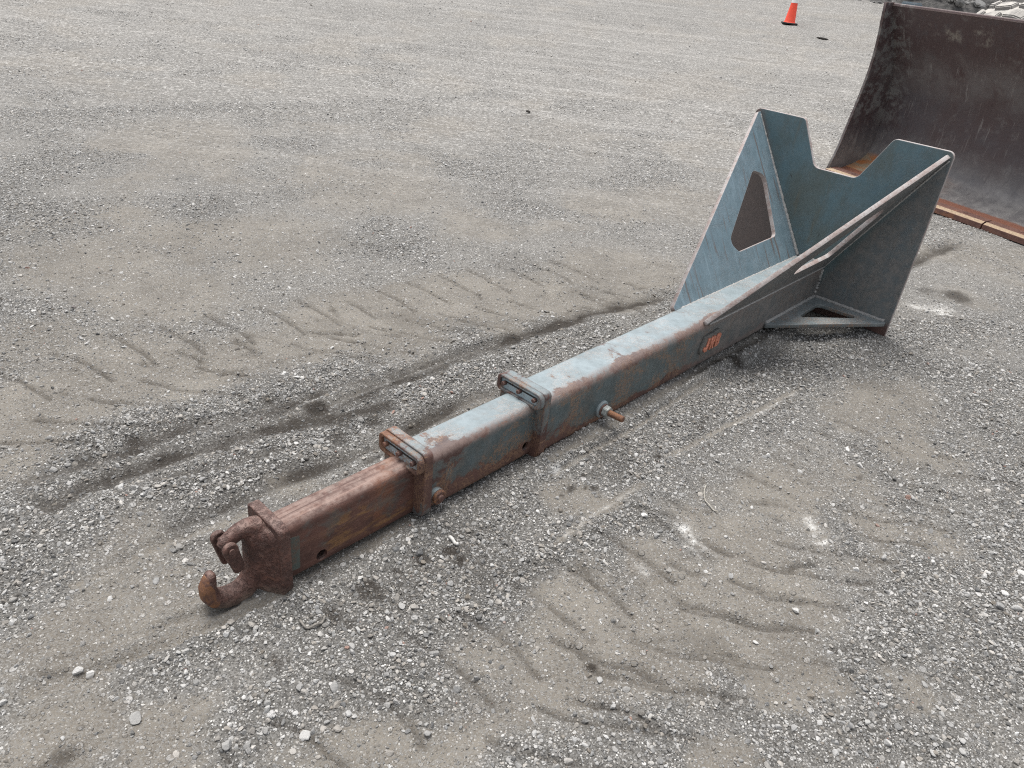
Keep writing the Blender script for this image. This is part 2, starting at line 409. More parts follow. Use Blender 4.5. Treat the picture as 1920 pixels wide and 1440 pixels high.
TREADS = [Z7(q) for q in ([(180, 540), (250, 620)], [(650, 450), (730, 475), (850, 515)], [(530, 540), (680, 590), (860, 635)], [(890, 640), (960, 648), (1045, 685)],
          [(560, 670), (740, 730), (910, 785)], [(690, 870), (800, 890)], [(80, 810), (180, 880), (300, 920), (520, 985)], [(130, 1040), (300, 1080), (500, 1170)],
          [(330, 760), (420, 830), (560, 820)], [(1200, 960), (1330, 1010)], [(850, 290), (990, 310)], [(380, 345), (590, 365)], [(980, 560), (1060, 555), (1100, 540)],
          [(1150, 860), (1290, 900)], [(1240, 930), (1400, 960)], [(1280, 990), (1430, 1060)], [(1000, 900), (1150, 930)], [(620, 1000), (760, 1050)])] + \
         [Z2(q) for q in ([(1430, 95), (1560, 120), (1680, 165), (1800, 190)], [(1390, 150), (1600, 170)], [(1050, 200), (1130, 240), (1250, 300)], [(800, 250), (950, 300)],
          [(1350, 270), (1500, 240)], [(1120, 170), (1280, 205)], [(1500, 50), (1540, 100)], [(640, 300), (700, 330), (860, 350)], [(170, 330), (350, 330)], [(200, 410), (330, 450)], [(990, 360), (1100, 330)])] + \
         [Z5(q) for q in ([(150, 50), (250, 80), (350, 105)], [(550, 250), (700, 340), (830, 420)], [(400, 290), (530, 370), (650, 430)], [(250, 340), (420, 440)], [(700, 180), (860, 260)])]
TRACKS = [  # path of a big lugged tyre, half width, lug pitch, strength
    (P([(-120, 850), (60, 775), (250, 712), (480, 655), (720, 603), (1000, 553), (1200, 512)]), .38, .20, 1.0),
    (P([(560, 1620), (780, 1450), (1000, 1300), (1250, 1130), (1480, 985), (1640, 890), (1760, 830)]), .33, .18, .85)]
LUGS = []
for pl, hw, pitch, st in TRACKS:
    q = np.array(pl); seg = np.linalg.norm(np.diff(q, axis=0), axis=1); cum = np.concatenate([[0], np.cumsum(seg)])
    for kk in range(int(cum[-1] / pitch)):
        for side in (-1, 1):
            s0 = (kk + (.5 if side > 0 else 0)) * pitch + random.uniform(-.02, .02); pts_ = []
            for t in np.linspace(.10, 1, 6):
                sa = min(max(s0 + (.27 * t ** 1.3 if side > 0 else .04 * t - .10 * t ** 2), 0), cum[-1] - 1e-3); j = int(np.searchsorted(cum, sa, 'right') - 1)
                d_ = (q[j + 1] - q[j]) / seg[j]; n_ = np.array([d_[1], -d_[0]]); pts_.append(q[j] + d_ * (sa - cum[j]) + n_ * side * hw * t * random.uniform(.95, 1.02))
            LUGS.append((pts_, st))
GRAVEL = [  # loose gravel thrown up in bands: polyline, half width, strength
    (P([(0, 890), (120, 850), (300, 815), (480, 760), (620, 700), (730, 650), (900, 622)]), .17, 1.0),
    (P([(180, 985), (330, 925), (560, 840), (700, 775), (830, 722), (960, 690)]), .13, 1.0),
    (P([(470, 1470), (600, 1380), (700, 1290), (820, 1200), (950, 1100), (1080, 1020), (1180, 975)]), .13, 1.0),
    (P([(560, 1140), (640, 1190), (760, 1120), (870, 1030), (960, 965), (1100, 860)]), .11, .75),
    (P([(640, 1060), (760, 1010), (880, 950), (1010, 880)]), .06, .6),
    (P([(300, 1230), (450, 1190), (600, 1150)]), .08, .6),
    (P([(1690, 940), (1740, 1060), (1690, 1180), (1620, 1290)]), .10, .85),
    (P([(1850, 760), (1900, 930), (1890, 1100), (1860, 1260)]), .20, .8),
    (P([(1180, 880), (1330, 790), (1480, 705), (1620, 640), (1800, 620)]), .22, .8),
    (P([(1400, 1380), (1560, 1310), (1750, 1400)]), .12, .7),
    (P([(1000, 1440), (1120, 1400), (1240, 1330)]), .10, .6),
    (P([(200, 1000), (330, 1060), (450, 1050)]), .12, .5),
    (P([(0, 1020), (150, 980)]), .12, .6),
    (P([(0, 215), (300, 205), (600, 200), (900, 190)]), .22, .8),
    (P([(1500, 640), (1600, 660), (1720, 690), (1880, 720)]), .25, .7),
    (P([(480, 1330), (560, 1270), (640, 1200)]), .07, .6),
    (P([(1340, 1090), (1450, 1140), (1520, 1180)]), .05, .5),
    (P([(1600, 1020), (1560, 960), (1640, 880)]), .07, .6),
]
SOIL = [(gp(px, py), r, s) for px, py, r, s in [(1250, 1080, .16, 1), (1390, 1010, .17, 1), (1450, 1115, .2, 1), (1330, 1170, .16, .9), (1480, 930, .17, .9), (1060, 1130, .12, 1), (1200, 1230, .16, .9),
        (1010, 1290, .10, .9), (1600, 900, .14, .7), (1180, 500, .38, 1), (1020, 560, .3, 1), (880, 560, .35, .9), (700, 610, .4, 1), (560, 660, .2, .9), (250, 690, .3, 1), (130, 740, .25, 1), (420, 690, .25, .8), (60, 640, .3, .7),
        (700, 990, .10, 1), (1040, 935, .09, .9), (1110, 950, .08, .9), (150, 1200, .16, .7), (300, 1090, .18, .6), (120, 1370, .13, .9), (320, 1390, .12, .8), (1480, 1250, .16, .9), (1700, 1290, .10, .8), (640, 1420, .10, .9),
        (880, 1390, .09, .8), (1350, 1400, .1, .8), (1780, 870, .15, .6), (1600, 780, .2, .6), (240, 1010, .14, .6), (540, 900, .1, .6), (330, 250, .6, .7), (700, 350, .7, .7), (500, 450, .5, .6), (1050, 260, .8, .6), (300, 560, .4, .6),
        (1750, 1010, .12, .8), (1820, 560, .2, .5), (160, 480, .5, .6), (1250, 380, .5, .5)]]
DARK = [(gp(px, py), r, s) for px, py, r, s in [(600, 775, .06, 1), (560, 800, .07, .9), (700, 800, .05, .8), (640, 830, .05, .7), (200, 905, .06, .8), (420, 845, .06, .8), (1310, 812, .028, 1), (1322, 800, .02, .8), (1372, 688, .045, 1), (1345, 694, .03, .7), (1090, 908, .014, 1), (1074, 926, .016, .9), (1058, 937, .012, .9), (1100, 927, .012, .9), (1117, 925, .014, .9),
        (1228, 866, .018, 1), (620, 792, .05, 1), (640, 800, .05, .8), (255, 842, .05, .9), (150, 870, .04, .7), (705, 1105, .02, .9), (700, 1120, .03, .8), (840, 1045, .03, 1), (850, 1060, .025, 1), (790, 1058, .026, 1), (745, 1073, .02, .8), (620, 1165, .03, .8),
        (645, 1180, .02, .6), (800, 1055, .02, .8), (1110, 1235, .014, 1), (520, 1240, .03, .5), (110, 1410, .03, .7), (90, 1440, .04, .6), (510, 760, .05, .6), (1790, 555, .10, .8), (1740, 545, .06, .5), (1330, 955, .02, .5), (1610, 890, .02, .6), (1870, 940, .02, .6), (990, 225, .08, .5)]]
CHALK = [(gp(px, py), rx, ry, s) for px, py, rx, ry, s in [(1750, 578, .11, .075, 1.0), (1765, 590, .08, .03, 1.0), (1715, 573, .05, .04, .8), (1300, 1000, .022, .016, .9), (1290, 1008, .02, .014, .7), (1540, 1003, .028, .014, .9), (1522, 980, .02, .02, .7), (1195, 1065, .014, .01, .8),
        (1075, 895, .03, .02, .5), (1030, 895, .02, .02, .6)]]
CHALK_LINES = [(P([(1060, 1008), (1120, 968), (1190, 925)]), .007, .45), (P([(1385, 798), (1440, 768), (1492, 738)]), .009, .35), (P([(1470, 775), (1530, 730), (1600, 700)]), .009, .2)]

def polydist(x, y, pl):
    best = np.full(x.shape, 1e9)
    for a, b in zip(pl, pl[1:]):
        d = b - a; L2 = d @ d
        t = np.clip(((x - a[0]) * d[0] + (y - a[1]) * d[1]) / L2, 0, 1)
        best = np.minimum(best, (x - a[0] - t * d[0]) ** 2 + (y - a[1] - t * d[1]) ** 2)
    return np.sqrt(best)

def local(x, y, pl, pad):
    pl = np.array(pl); lo = pl.min(0) - pad; hi = pl.max(0) + pad
    return np.nonzero((x > lo[0]) & (x < hi[0]) & (y > lo[1]) & (y < hi[1]))[0]

def ground_fields(x, y):
    """height, soil, gravel, damp, chalk at flat arrays of points"""
    x = np.asarray(x, float); y = np.asarray(y, float)
    wx = x + (fbm(x, y, 6, 51) - .5) * .16; wy = y + (fbm(x, y, 6, 77) - .5) * .16        # ragged outlines
    h = (fbm(x, y, .9, 3) - .5) * .05 + (fbm(x, y, 5, 9) - .5) * .022 + (fbm(x, y, 28, 5, 2) - .5) * .006
    grav = np.clip((fbm(x, y, 1.6, 21, 4) - .45) * 2.6, 0, .7); soil = np.clip((fbm(x, y, 1.3, 34, 4) - .5) * 4, 0, .8)
    damp = np.clip((fbm(x, y, 2.2, 90, 4) - .66) * 3, 0, .3) * np.clip(1.5 - y / 4, 0, 1); chalk_bright = np.zeros_like(x)
    for pl, w, s in GRAVEL:
        i = local(x, y, pl, w * 3); d = polydist(wx[i], wy[i], pl)
        f = np.exp(-(d / w) ** 2 * .9) * s; grav[i] = np.maximum(grav[i], f); soil[i] *= 1 - f; h[i] += f * .016
    for c, r, s in SOIL:
        i = local(x, y, [c, c], r * 2.4); d = np.hypot(wx[i] - c[0], wy[i] - c[1])
        f = np.exp(-(d / r) ** 4) * s; soil[i] = np.maximum(soil[i], f); grav[i] *= 1 - .85 * f
    for pl, w, dep, s in DAMP_LINES:
        i = local(x, y, pl, w * 6); wig = (fbm(x[i], y[i], 7, 15, 4) - .5) * .075
        d = np.abs(polydist(x[i], y[i], pl) + wig * min(1, w / .05))
        f = np.exp(-(d / w) ** 2); damp[i] = np.maximum(damp[i], np.clip(f * s * (.55 + .8 * np.clip((fbm(x[i], y[i], 9, 44, 4) - .25) * 2, 0, 1)), 0, 1)); grav[i] *= 1 - .8 * f
        h[i] += -f * dep + np.exp(-((d - 2.3 * w) / (w * .9)) ** 2) * dep * .6
    for pl, w, dep in SMOOTH_LINES:
        i = local(x, y, pl, w * 6); d = polydist(x[i], y[i], pl); f = np.exp(-(d / w) ** 2)
        soil[i] = np.maximum(soil[i], f * .9); grav[i] *= 1 - .8 * f; damp[i] *= 1 - .6 * f
        h[i] += -f * dep + np.exp(-((d - 2.2 * w) / (w * .8)) ** 2) * dep * .8
    for pl, hw, pitch, st in TRACKS:
        i = local(x, y, pl, hw * 2); d = polydist(wx[i], wy[i], pl); f = np.exp(-(d / (hw * .95)) ** 6) * st * np.clip((fbm(x[i], y[i], 3.4, 83, 4) - .28) * 2.6, 0, 1)
        soil[i] = np.maximum(soil[i], f); grav[i] *= 1 - .8 * f; h[i] -= f * .008
    for pl, st in LUGS:
        w = .0085; i = local(x, y, pl, .12)
        if not len(i): continue
        d = polydist(x[i] + (fbm(x[i], y[i], 16, 8) - .5) * .016, y[i] + (fbm(x[i], y[i], 16, 18) - .5) * .016, pl)
        br = np.clip((fbm(x[i], y[i], 3.5, 72) - .25) * 4.5, 0, 1) * st * (.6 + .6 * fbm(x[i], y[i], 30, 12)); f = np.exp(-(d / w) ** 2) * br
        h[i] += -f * .011 + np.exp(-((d - 2.6 * w) / (1.3 * w)) ** 2) * .003 * br
        damp[i] = np.maximum(damp[i], f * .7); grav[i] *= 1 - .5 * f
    for pl in TREADS:
        m = np.mean(pl, 0); w = .0095 * (1 + .22 * max(0, m[1] - 1.6)); i = local(x, y, pl, w * 9)
        d = polydist(x[i] + (fbm(x[i], y[i], 14, 8) - .5) * .04, y[i] + (fbm(x[i], y[i], 14, 18) - .5) * .04, pl); br = np.clip((fbm(x[i], y[i], 11, 71) - .26) * 3, 0, 1); f = np.exp(-(d / w) ** 2) * br
        h[i] += -f * .011 + np.exp(-((d - 2.6 * w) / (1.4 * w)) ** 2) * .004 * br
        damp[i] = np.maximum(damp[i], f * .6); grav[i] *= 1 - .6 * f
    qx, qy = x - OX[0], y - OX[1]; u_ = qx * U[0] + qy * U[1]; v_ = qx * V[0] + qy * V[1]
    run = np.clip((u_ + .05) * 12, 0, 1) * np.clip((3.2 - u_) * 6, 0, 1); jag = .7 + .6 * fbm(x, y, 12, 41)
    h += run * np.exp(-((np.abs(v_) - .130) / .045) ** 2) * (.020 + .016 * np.clip(u_ - .8, 0, 1)) * jag + run * np.exp(-(v_ / .10) ** 4) * (.010 + .022 * np.clip(u_ - .8, 0, 1))
    h += np.exp(-((u_ + .01) / .05) ** 2 - ((np.abs(v_) - .02) / .10) ** 4) * .006 * jag + np.exp(-((u_ + .12) / .10) ** 2 - ((v_ - .01) / .06) ** 2) * .012
    h += np.exp(-((u_ - 3.33) / .05) ** 2 - (v_ / .6) ** 8) * .022 * jag
    for c, r, s in DARK:
        i = local(x, y, [c, c], r * 3); d = np.hypot(x[i] + (wx[i] - x[i]) * .5 - c[0], y[i] + (wy[i] - y[i]) * .5 - c[1]) * (.7 + .8 * fbm(x[i], y[i], 30, 65))
        damp[i] = np.maximum(damp[i], np.exp(-(d / r) ** 4) * s)
    for c, rx, ry, s in CHALK:
        i = local(x, y, [c, c], max(rx, ry) * 3); d = np.hypot((wx[i] - c[0]) / rx, (wy[i] - c[1]) / ry)
        chalk_bright[i] = np.maximum(chalk_bright[i], np.exp(-d ** 2) * s * np.clip(fbm(x[i], y[i], 40, 37) * 3 - .7, .15, 1))
    for pl, w, s in CHALK_LINES:
        i = local(x, y, pl, w * 4); d = polydist(x[i], y[i], pl)
        chalk_bright[i] = np.maximum(chalk_bright[i], np.exp(-(d / w) ** 2) * s * np.clip(fbm(x[i], y[i], 25, 31) * 2 - .5, 0, 1))
    return h + rise(x, y), soil, grav, damp, chalk_bright

# far-yard wheel streaks are carried by the material below; here the sheet itself
def build_ground():
    s = np.concatenate([-np.geomspace(30, 1.06, 26), np.linspace(-1, 1, 620), np.geomspace(1.06, 30, 26)])
    ys = [-60, -30, -15, -8, -5, -3, -2, -1, -.4, 0.2]
    y = .45
    while y < 9: ys.append(y); y += max(.0085, .0052 * y)
    while y < 700: ys.append(y); y *= 1.03
    ys = np.array(ys); nx, ny = len(s), len(ys)
    Y = np.repeat(ys[:, None], nx, 1); halfw = 1.0 + .86 * np.clip(Y, 0, None); X = s[None, :] * halfw + .10 * np.clip(Y, 0, None)
    x, yy = X.ravel(), Y.ravel()
    h, soil, grav, damp, chalk_bright = ground_fields(x, yy)
    me = bpy.data.meshes.new('ground')
    me.vertices.add(nx * ny); me.vertices.foreach_set('co', np.stack([x, yy, h], 1).astype(np.float32).ravel())
    i = (np.arange(ny - 1)[:, None] * nx + np.arange(nx - 1)[None, :]).ravel()
    q = np.stack([i, i + 1, i + 1 + nx, i + nx], 1).astype(np.int32)
    me.loops.add(q.size); me.loops.foreach_set('vertex_index', q.ravel())
    me.polygons.add(len(q)); me.polygons.foreach_set('loop_start', np.arange(0, q.size, 4, dtype=np.int32)); me.polygons.foreach_set('loop_total', np.full(len(q), 4, np.int32))
    me.polygons.foreach_set('use_smooth', np.ones(len(q), bool))
    me.update(calc_edges=True)
    for nm, a in (('soil', soil), ('gravel', grav), ('damp', damp), ('chalk_bright', chalk_bright)):
        at = me.attributes.new(nm, 'FLOAT', 'POINT'); at.data.foreach_set('value', a.astype(np.float32))
    k = NT('yard_surface'); co = k.obj()
    soil_ = k.attr('soil'); grav_ = k.attr('gravel'); damp_ = k.attr('damp'); chalk_ = k.attr('chalk_bright')
    # grit: cells of several sizes, each with its own tone
    def grit(scale):
        nd = k.n('TexVoronoi', feature='F1'); k.l(co, nd.inputs['Vector']); nd.inputs['Scale'].default_value = scale
        sx = k.n('SeparateColor'); k.l(nd.outputs['Color'], sx.inputs[0]); return nd.outputs['Distance'], sx.outputs[0], sx.outputs[1]
    d1, t1, u1 = grit(260); d2, t2, u2 = grit(120); d3, t3, u3 = grit(55); d4, t4, u4 = grit(24)
    ns = k.noise(co, 3.5, 6, .65); nf = k.noise(co, 45, 5, .7)
    earth = k.mix(k.ramp(ns, .35, .68), (0.144, 0.129, 0.110), (0.224, 0.203, 0.173))
    earth = k.mix(k.math('MULTIPLY', k.ramp(nf, .4, .7), .5), earth, (0.22, 0.198, 0.167))
    grey = k.mix(t1, k.mix(grav_, (0.082, 0.078, 0.072), (0.038, 0.036, 0.033)), k.mix(grav_, (0.23, 0.222, 0.208), (0.14, 0.136, 0.128)))
    grey = k.mix(k.ramp(u1, .93, .97), grey, (0.42, 0.41, 0.39))
    m2 = k.math('MULTIPLY', k.ramp(d2, .42, .30), k.ramp(u2, .35, .45)); st2 = k.mix(t2, (0.075, 0.073, 0.070), (0.42, 0.41, 0.395)); st2 = k.mix(k.ramp(u2, .92, .96), st2, (0.60, 0.59, 0.565))
    grey = k.mix(m2, grey, st2)
    m3 = k.math('MULTIPLY', k.ramp(d3, .36, .27), k.ramp(u3, .58, .66)); st3 = k.mix(t3, (0.09, 0.088, 0.085), (0.50, 0.49, 0.475))
    grey = k.mix(m3, grey, st3)
    m4 = k.math('MULTIPLY', k.ramp(d4, .30, .22), k.ramp(u4, .78, .84))
    grey = k.mix(m4, grey, k.mix(t4, (0.13, 0.128, 0.124), (0.50, 0.49, 0.475)))
    dirt = k.mix(k.ramp(k.math('ADD', t1, k.math('MULTIPLY', nf, .5)), .55, 1.1, .12, .75), earth, grey)
    cover = k.math('SUBTRACT', k.math('ADD', .62, k.math('MULTIPLY', grav_, .5)), k.math('MULTIPLY', soil_, .58), clamp=True)
    cover = k.ramp(k.math('ADD', cover, k.math('MULTIPLY', k.math('SUBTRACT', nf, .5), .9)), .2, .7)
    col = k.mix(cover, dirt, grey)
    # long bright and dark streaks left by traffic across the far yard
    st = k.noise(k.mapping(co, scale=(.10, 2.6, 1), rot=(0, 0, .12)), 1.0, 5, .68, .35)
    st_b = k.noise(k.mapping(co, scale=(.35, 11, 1), rot=(0, 0, .10)), 1.0, 5, .65, .3)
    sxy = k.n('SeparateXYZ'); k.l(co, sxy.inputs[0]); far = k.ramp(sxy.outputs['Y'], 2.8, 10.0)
    col = k.mix(k.math('MULTIPLY', far, k.ramp(st, .50, .64, 0, .30)), col, (0.40, 0.385, 0.365))
    col = k.mix(k.math('MULTIPLY', far, k.ramp(st, .47, .34, 0, .36)), col, (0.135, 0.125, 0.115))
    col = k.mix(k.math('MULTIPLY', far, k.ramp(st_b, .55, .7, 0, .24)), col, (0.46, 0.44, 0.42))
    fg = k.noise(co, 30, 3, .8); fg2 = k.noise(k.mapping(co, scale=(5, 26, 1), rot=(0, 0, .1)), 1, 4, .75)
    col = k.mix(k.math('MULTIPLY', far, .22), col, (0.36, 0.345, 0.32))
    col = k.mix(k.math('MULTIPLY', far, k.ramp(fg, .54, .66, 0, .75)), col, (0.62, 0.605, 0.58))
    col = k.mix(k.math('MULTIPLY', far, k.ramp(fg, .48, .35, 0, .85)), col, (0.10, 0.096, 0.09))
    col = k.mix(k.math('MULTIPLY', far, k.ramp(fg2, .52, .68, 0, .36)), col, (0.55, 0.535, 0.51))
    col = k.mix(k.math('MULTIPLY', far, k.ramp(fg2, .46, .32, 0, .5)), col, (0.13, 0.125, 0.118))
    col = k.mix(k.math('MULTIPLY', chalk_, k.ramp(nf, .3, .6)), col, (0.74, 0.73, 0.70))
    wet = k.math('MULTIPLY', damp_, k.ramp(nf, .05, .42))
    col = k.mix(k.math('MINIMUM', wet, .92), col, k.mix(.10, (0.022, 0.017, 0.013), col, 'MIX'))
    hgt = k.math('MULTIPLY', k.math('SUBTRACT', 1, d1), .25)
    hgt = k.math('ADD', hgt, k.math('MULTIPLY', m2, .5)); hgt = k.math('ADD', hgt, k.math('MULTIPLY', m3, .9)); hgt = k.math('ADD', hgt, k.math('MULTIPLY', m4, 1.6)); hgt = k.math('ADD', hgt, k.math('MULTIPLY', nf, .8))
    k.out(col, .95, 0, k.bump(hgt, .75, .007), .2)
    me.materials.append(k.m)
    o = bpy.data.objects.new('ground', me); COL.objects.link(o); tag(o, kind='structure')
    return o
build_ground()

# ---------------------------------------------------------------- loose gravel
stone_col = bpy.data.collections.new('stone_shapes')
def rock_mesh(name, seed, sub=2):
    r = random.Random(seed); bm = bmesh.new(); bmesh.ops.create_icosphere(bm, subdivisions=sub, radius=1)
    planes = []
    for _ in range(r.randint(7, 11)):
        n = Vector((r.gauss(0, 1), r.gauss(0, 1), r.gauss(0, 1))).normalized(); planes.append((n, r.uniform(.38, .76)))
    sx, sy, sz = r.uniform(.85, 1.25), r.uniform(.75, 1.0), r.uniform(.55, .8)
    for v in bm.verts:
        for n, d in planes:
            e = v.co.dot(n) - d
            if e > 0: v.co -= n * e * .92
        v.co = Vector((v.co.x * sx, v.co.y * sy, v.co.z * sz)) * (1 + r.uniform(-.03, .03))
    me = bpy.data.meshes.new(name); bm.to_mesh(me); bm.free()
    me.polygons.foreach_set('use_smooth', [r.random() < .08] * len(me.polygons))
    return me

def stone_material(name, tone_type):
    k = NT(name); co = k.obj()
    tone = k.n('Attribute', attribute_name='tone', attribute_type=tone_type); sx = k.n('SeparateColor'); k.l(tone.outputs['Color'], sx.inputs[0])
    nz = k.noise(co, 2.6, 5, .7)
    col = k.mix(sx.outputs[0], (0.085, 0.083, 0.080), (0.62, 0.61, 0.59))
    col = k.mix(k.math('MULTIPLY', k.ramp(sx.outputs[1], .45, 1.0), .34), col, (0.33, 0.27, 0.20))
    col = k.mix(k.math('MULTIPLY', k.ramp(sx.outputs[1], .25, .0), .12), col, (0.20, 0.22, 0.25))
    col = k.mix(k.ramp(sx.outputs[2], .997, .999), col, (0.30, 0.19, 0.155))
    col = k.mix(k.math('MULTIPLY', k.ramp(nz, .45, .72), .45), col, (0.36, 0.35, 0.33))
    col = k.mix(k.math('MULTIPLY', k.ramp(nz, .45, .3), .35), col, (0.10, 0.098, 0.095))
    return k.out(col, .88, 0, k.bump(nz, .25, .08), .3)
STONE = stone_material('gravel_stone', 'INSTANCER')
N_SHAPES = 12
for i in range(N_SHAPES):
    me = rock_mesh('stone_shape_%02d' % i, 100 + i, 2); me.materials.append(STONE)
    stone_col.objects.link(bpy.data.objects.new('stone_shape_%02d' % i, me))

def scatter_tree():
    ng = bpy.data.node_groups.new('scatter_stones', 'GeometryNodeTree')
    ng.interface.new_socket('Geometry', in_out='INPUT', socket_type='NodeSocketGeometry')
    ng.interface.new_socket('Geometry', in_out='OUTPUT', socket_type='NodeSocketGeometry')
    N = ng.nodes; L = ng.links
    gi = N.new('NodeGroupInput'); go = N.new('NodeGroupOutput')
    ci = N.new('GeometryNodeCollectionInfo'); ci.inputs['Collection'].default_value = stone_col
    ci.inputs['Separate Children'].default_value = True; ci.inputs['Reset Children'].default_value = True
    ip = N.new('GeometryNodeInstanceOnPoints'); ip.inputs['Pick Instance'].default_value = True
    def at(name, typ):
        a = N.new('GeometryNodeInputNamedAttribute'); a.data_type = typ; a.inputs['Name'].default_value = name; return a.outputs[0]
    e2r = N.new('FunctionNodeEulerToRotation')
    L.new(at('rot', 'FLOAT_VECTOR'), e2r.inputs[0])
    L.new(gi.outputs[0], ip.inputs['Points']); L.new(ci.outputs[0], ip.inputs['Instance']); L.new(at('pick', 'INT'), ip.inputs['Instance Index'])
    L.new(e2r.outputs[0], ip.inputs['Rotation']); L.new(at('size', 'FLOAT_VECTOR'), ip.inputs['Scale'])
    L.new(ip.outputs[0], go.inputs[0])
    return ng
SCATTER = scatter_tree()

def stones_object(name, pos, size, tone):
    n = len(pos); me = bpy.data.meshes.new(name); me.vertices.add(n); me.vertices.foreach_set('co', pos.astype(np.float32).ravel())
    rot = np.stack([rng.normal(0, .5, n), rng.normal(0, .5, n), rng.uniform(0, 6.283, n)], 1)
    tumble = rng.random(n) < .25; rot[tumble, :2] = rng.uniform(0, 6.28, (tumble.sum(), 2))
    sc = size[:, None] * rng.uniform(.82, 1.22, (n, 3))
    for nm, typ, key, a in (('rot', 'FLOAT_VECTOR', 'vector', rot), ('size', 'FLOAT_VECTOR', 'vector', sc)):
        at = me.attributes.new(nm, typ, 'POINT'); at.data.foreach_set(key, a.astype(np.float32).ravel())
    at = me.attributes.new('pick', 'INT', 'POINT'); at.data.foreach_set('value', rng.integers(0, N_SHAPES, n).astype(np.int32))
    at = me.attributes.new('tone', 'FLOAT_COLOR', 'POINT'); at.data.foreach_set('color', np.concatenate([tone, np.ones((n, 1))], 1).astype(np.float32).ravel())
    o = bpy.data.objects.new(name, me); COL.objects.link(o)
    md = o.modifiers.new('scatter', 'NODES'); md.node_group = SCATTER
    return o

# the boom's ground footprint keeps stones from poking through steel

def scatter_band(y0, y1, density, rmin, rmed, sig, rmax, keep):
    # sample a wedge a little wider than the view
    n = 0; area = 0; half0, half1 = .75 + .86 * y0, .75 + .86 * y1
    area = (half0 + half1) * (y1 - y0); m = int(area * density)
    y = y0 + (y1 - y0) * rng.random(m) ** 1.0; a = rng.random(m) * 2 - 1
    half = .75 + .86 * y; keepw = rng.random(m) < half / half1; y = y[keepw]; a = a[keepw]; half = half[keepw]
    x = a * half + .10 * y
    h, soil, grav, damp, chalk_bright = ground_fields(x, y)
    pr = keep(soil, grav, damp) * (1 - .55 * np.clip(damp, 0, 1)); kk = rng.random(len(x)) < pr
    # clear the boom's own footprint where it rests on the ground
    x, y, h, grav, damp, soil = x[kk], y[kk], h[kk], grav[kk], damp[kk], soil[kk]
    r = np.clip(rmed * np.exp(rng.normal(0, sig, len(x))), rmin, rmax)
    qx, qy = x - OX[0], y - OX[1]; u_ = qx * U[0] + qy * U[1]; v_ = qx * V[0] + qy * V[1]
    ok = ~((np.abs(v_) < .09) & (u_ > -.03) & (u_ < .05)) & ~((np.abs(v_) < .1) & (u_ > .05) & (u_ < 3.3) & (r > .02)) & ~((np.abs(v_ - .01) < .05) & (u_ > -.2) & (u_ < 0)) & ~((np.abs(v_) < .53) & (np.abs(u_ - 3.35) < .03))
    x, y, h, r, grav, damp, soil = x[ok], y[ok], h[ok], r[ok], grav[ok], damp[ok], soil[ok]
    z = h + r * (.02 + .50 * grav * rng.random(len(x)))
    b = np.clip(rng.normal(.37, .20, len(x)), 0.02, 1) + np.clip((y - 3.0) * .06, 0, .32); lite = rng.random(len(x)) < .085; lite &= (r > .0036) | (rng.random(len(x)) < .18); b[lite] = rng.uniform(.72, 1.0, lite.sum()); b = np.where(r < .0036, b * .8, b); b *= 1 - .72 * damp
    b = b * (1 - .12 * soil)
    b = b * np.where(rng.random(len(x)) < .8, 1 - .6 * np.clip(damp, 0, 1), 1)
    tone = np.stack([b, rng.random(len(x)), rng.random(len(x))], 1)
    return np.stack([x, y, z], 1), r, tone

parts = []
k_grit = lambda s, g, d: np.clip(.36 + .6 * g - .14 * s, .10, 1)
k_peb = lambda s, g, d: np.clip(.13 + 1.0 * g ** 1.2 - .08 * s, .05, 1)
k_big = lambda s, g, d: np.clip(.12 + .9 * g - .1 * s, .03, 1)
parts.append(scatter_band(.62, 2.9, 21000, .0014, .0026, .32, .0045, k_grit))
parts.append(scatter_band(.62, 4.3, 11500, .0028, .0048, .42, .0115, k_peb))
parts.append(scatter_band(.62, 5.5, 420, .006, .0080, .32, .0150, k_big))
parts.append(scatter_band(4.3, 7.5, 5200, .0035, .0055, .34, .010, k_peb))
parts.append(scatter_band(5.5, 10.0, 70, .007, .0090, .33, .016, k_big))
parts.append(scatter_band(7.5, 13.0, 900, .005, .0075, .33, .014, k_peb))
parts.append(scatter_band(13.0, 20.0, 60, .008, .0115, .4, .028, k_big))
pos = np.concatenate([p[0] for p in parts]); rad = np.concatenate([p[1] for p in parts]); ton = np.concatenate([p[2] for p in parts])
print('stones', len(pos))
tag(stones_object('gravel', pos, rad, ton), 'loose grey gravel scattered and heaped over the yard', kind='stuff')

# larger stones that can be told apart
ROCK1 = stone_material('loose_stone', 'OBJECT')
BIG = [(256, 1340, 26, 'grey', .46, 'grey blocky stone lying on bare soil near the lower left corner'),
       (575, 1377, 28, 'pale', .74, 'pale rounded stone in loose gravel, largest at the lower edge'),
       (168, 1253, 20, 'white', .9, 'white angular stone, right one of a pair left of the hook'),
       (145, 1253, 15, 'white', .86, 'white small stone, left one of a pair left of the hook'),
       (425, 1393, 19, 'grey', .5, 'upright grey stone between the bottom edge and the largest pale stone'),
       (813, 1234, 21, 'grey', .36, 'dark grey flat stone in the gravel ridge below the boom'),
       (1490, 1146, 15, 'white', .95, 'white chip on tan tread-marked soil at the right'),
       (1612, 872, 15, 'white', .95, 'white angular stone on grey ground right of the threaded rod'),
       (675, 1091, 15, 'white', .93, 'white pointed stone in gravel below the holed rusty tube'),
       (755, 1142, 16, 'bluish', .6, 'bluish grey stone beside dark wet clods below the boom'),
       (1800, 1396, 15, 'pale', .7, 'pale long stone near the lower right corner'),
       (802, 1378, 19, 'grey', .48, 'grey upright stone at the lower edge right of the gravel ridge')]
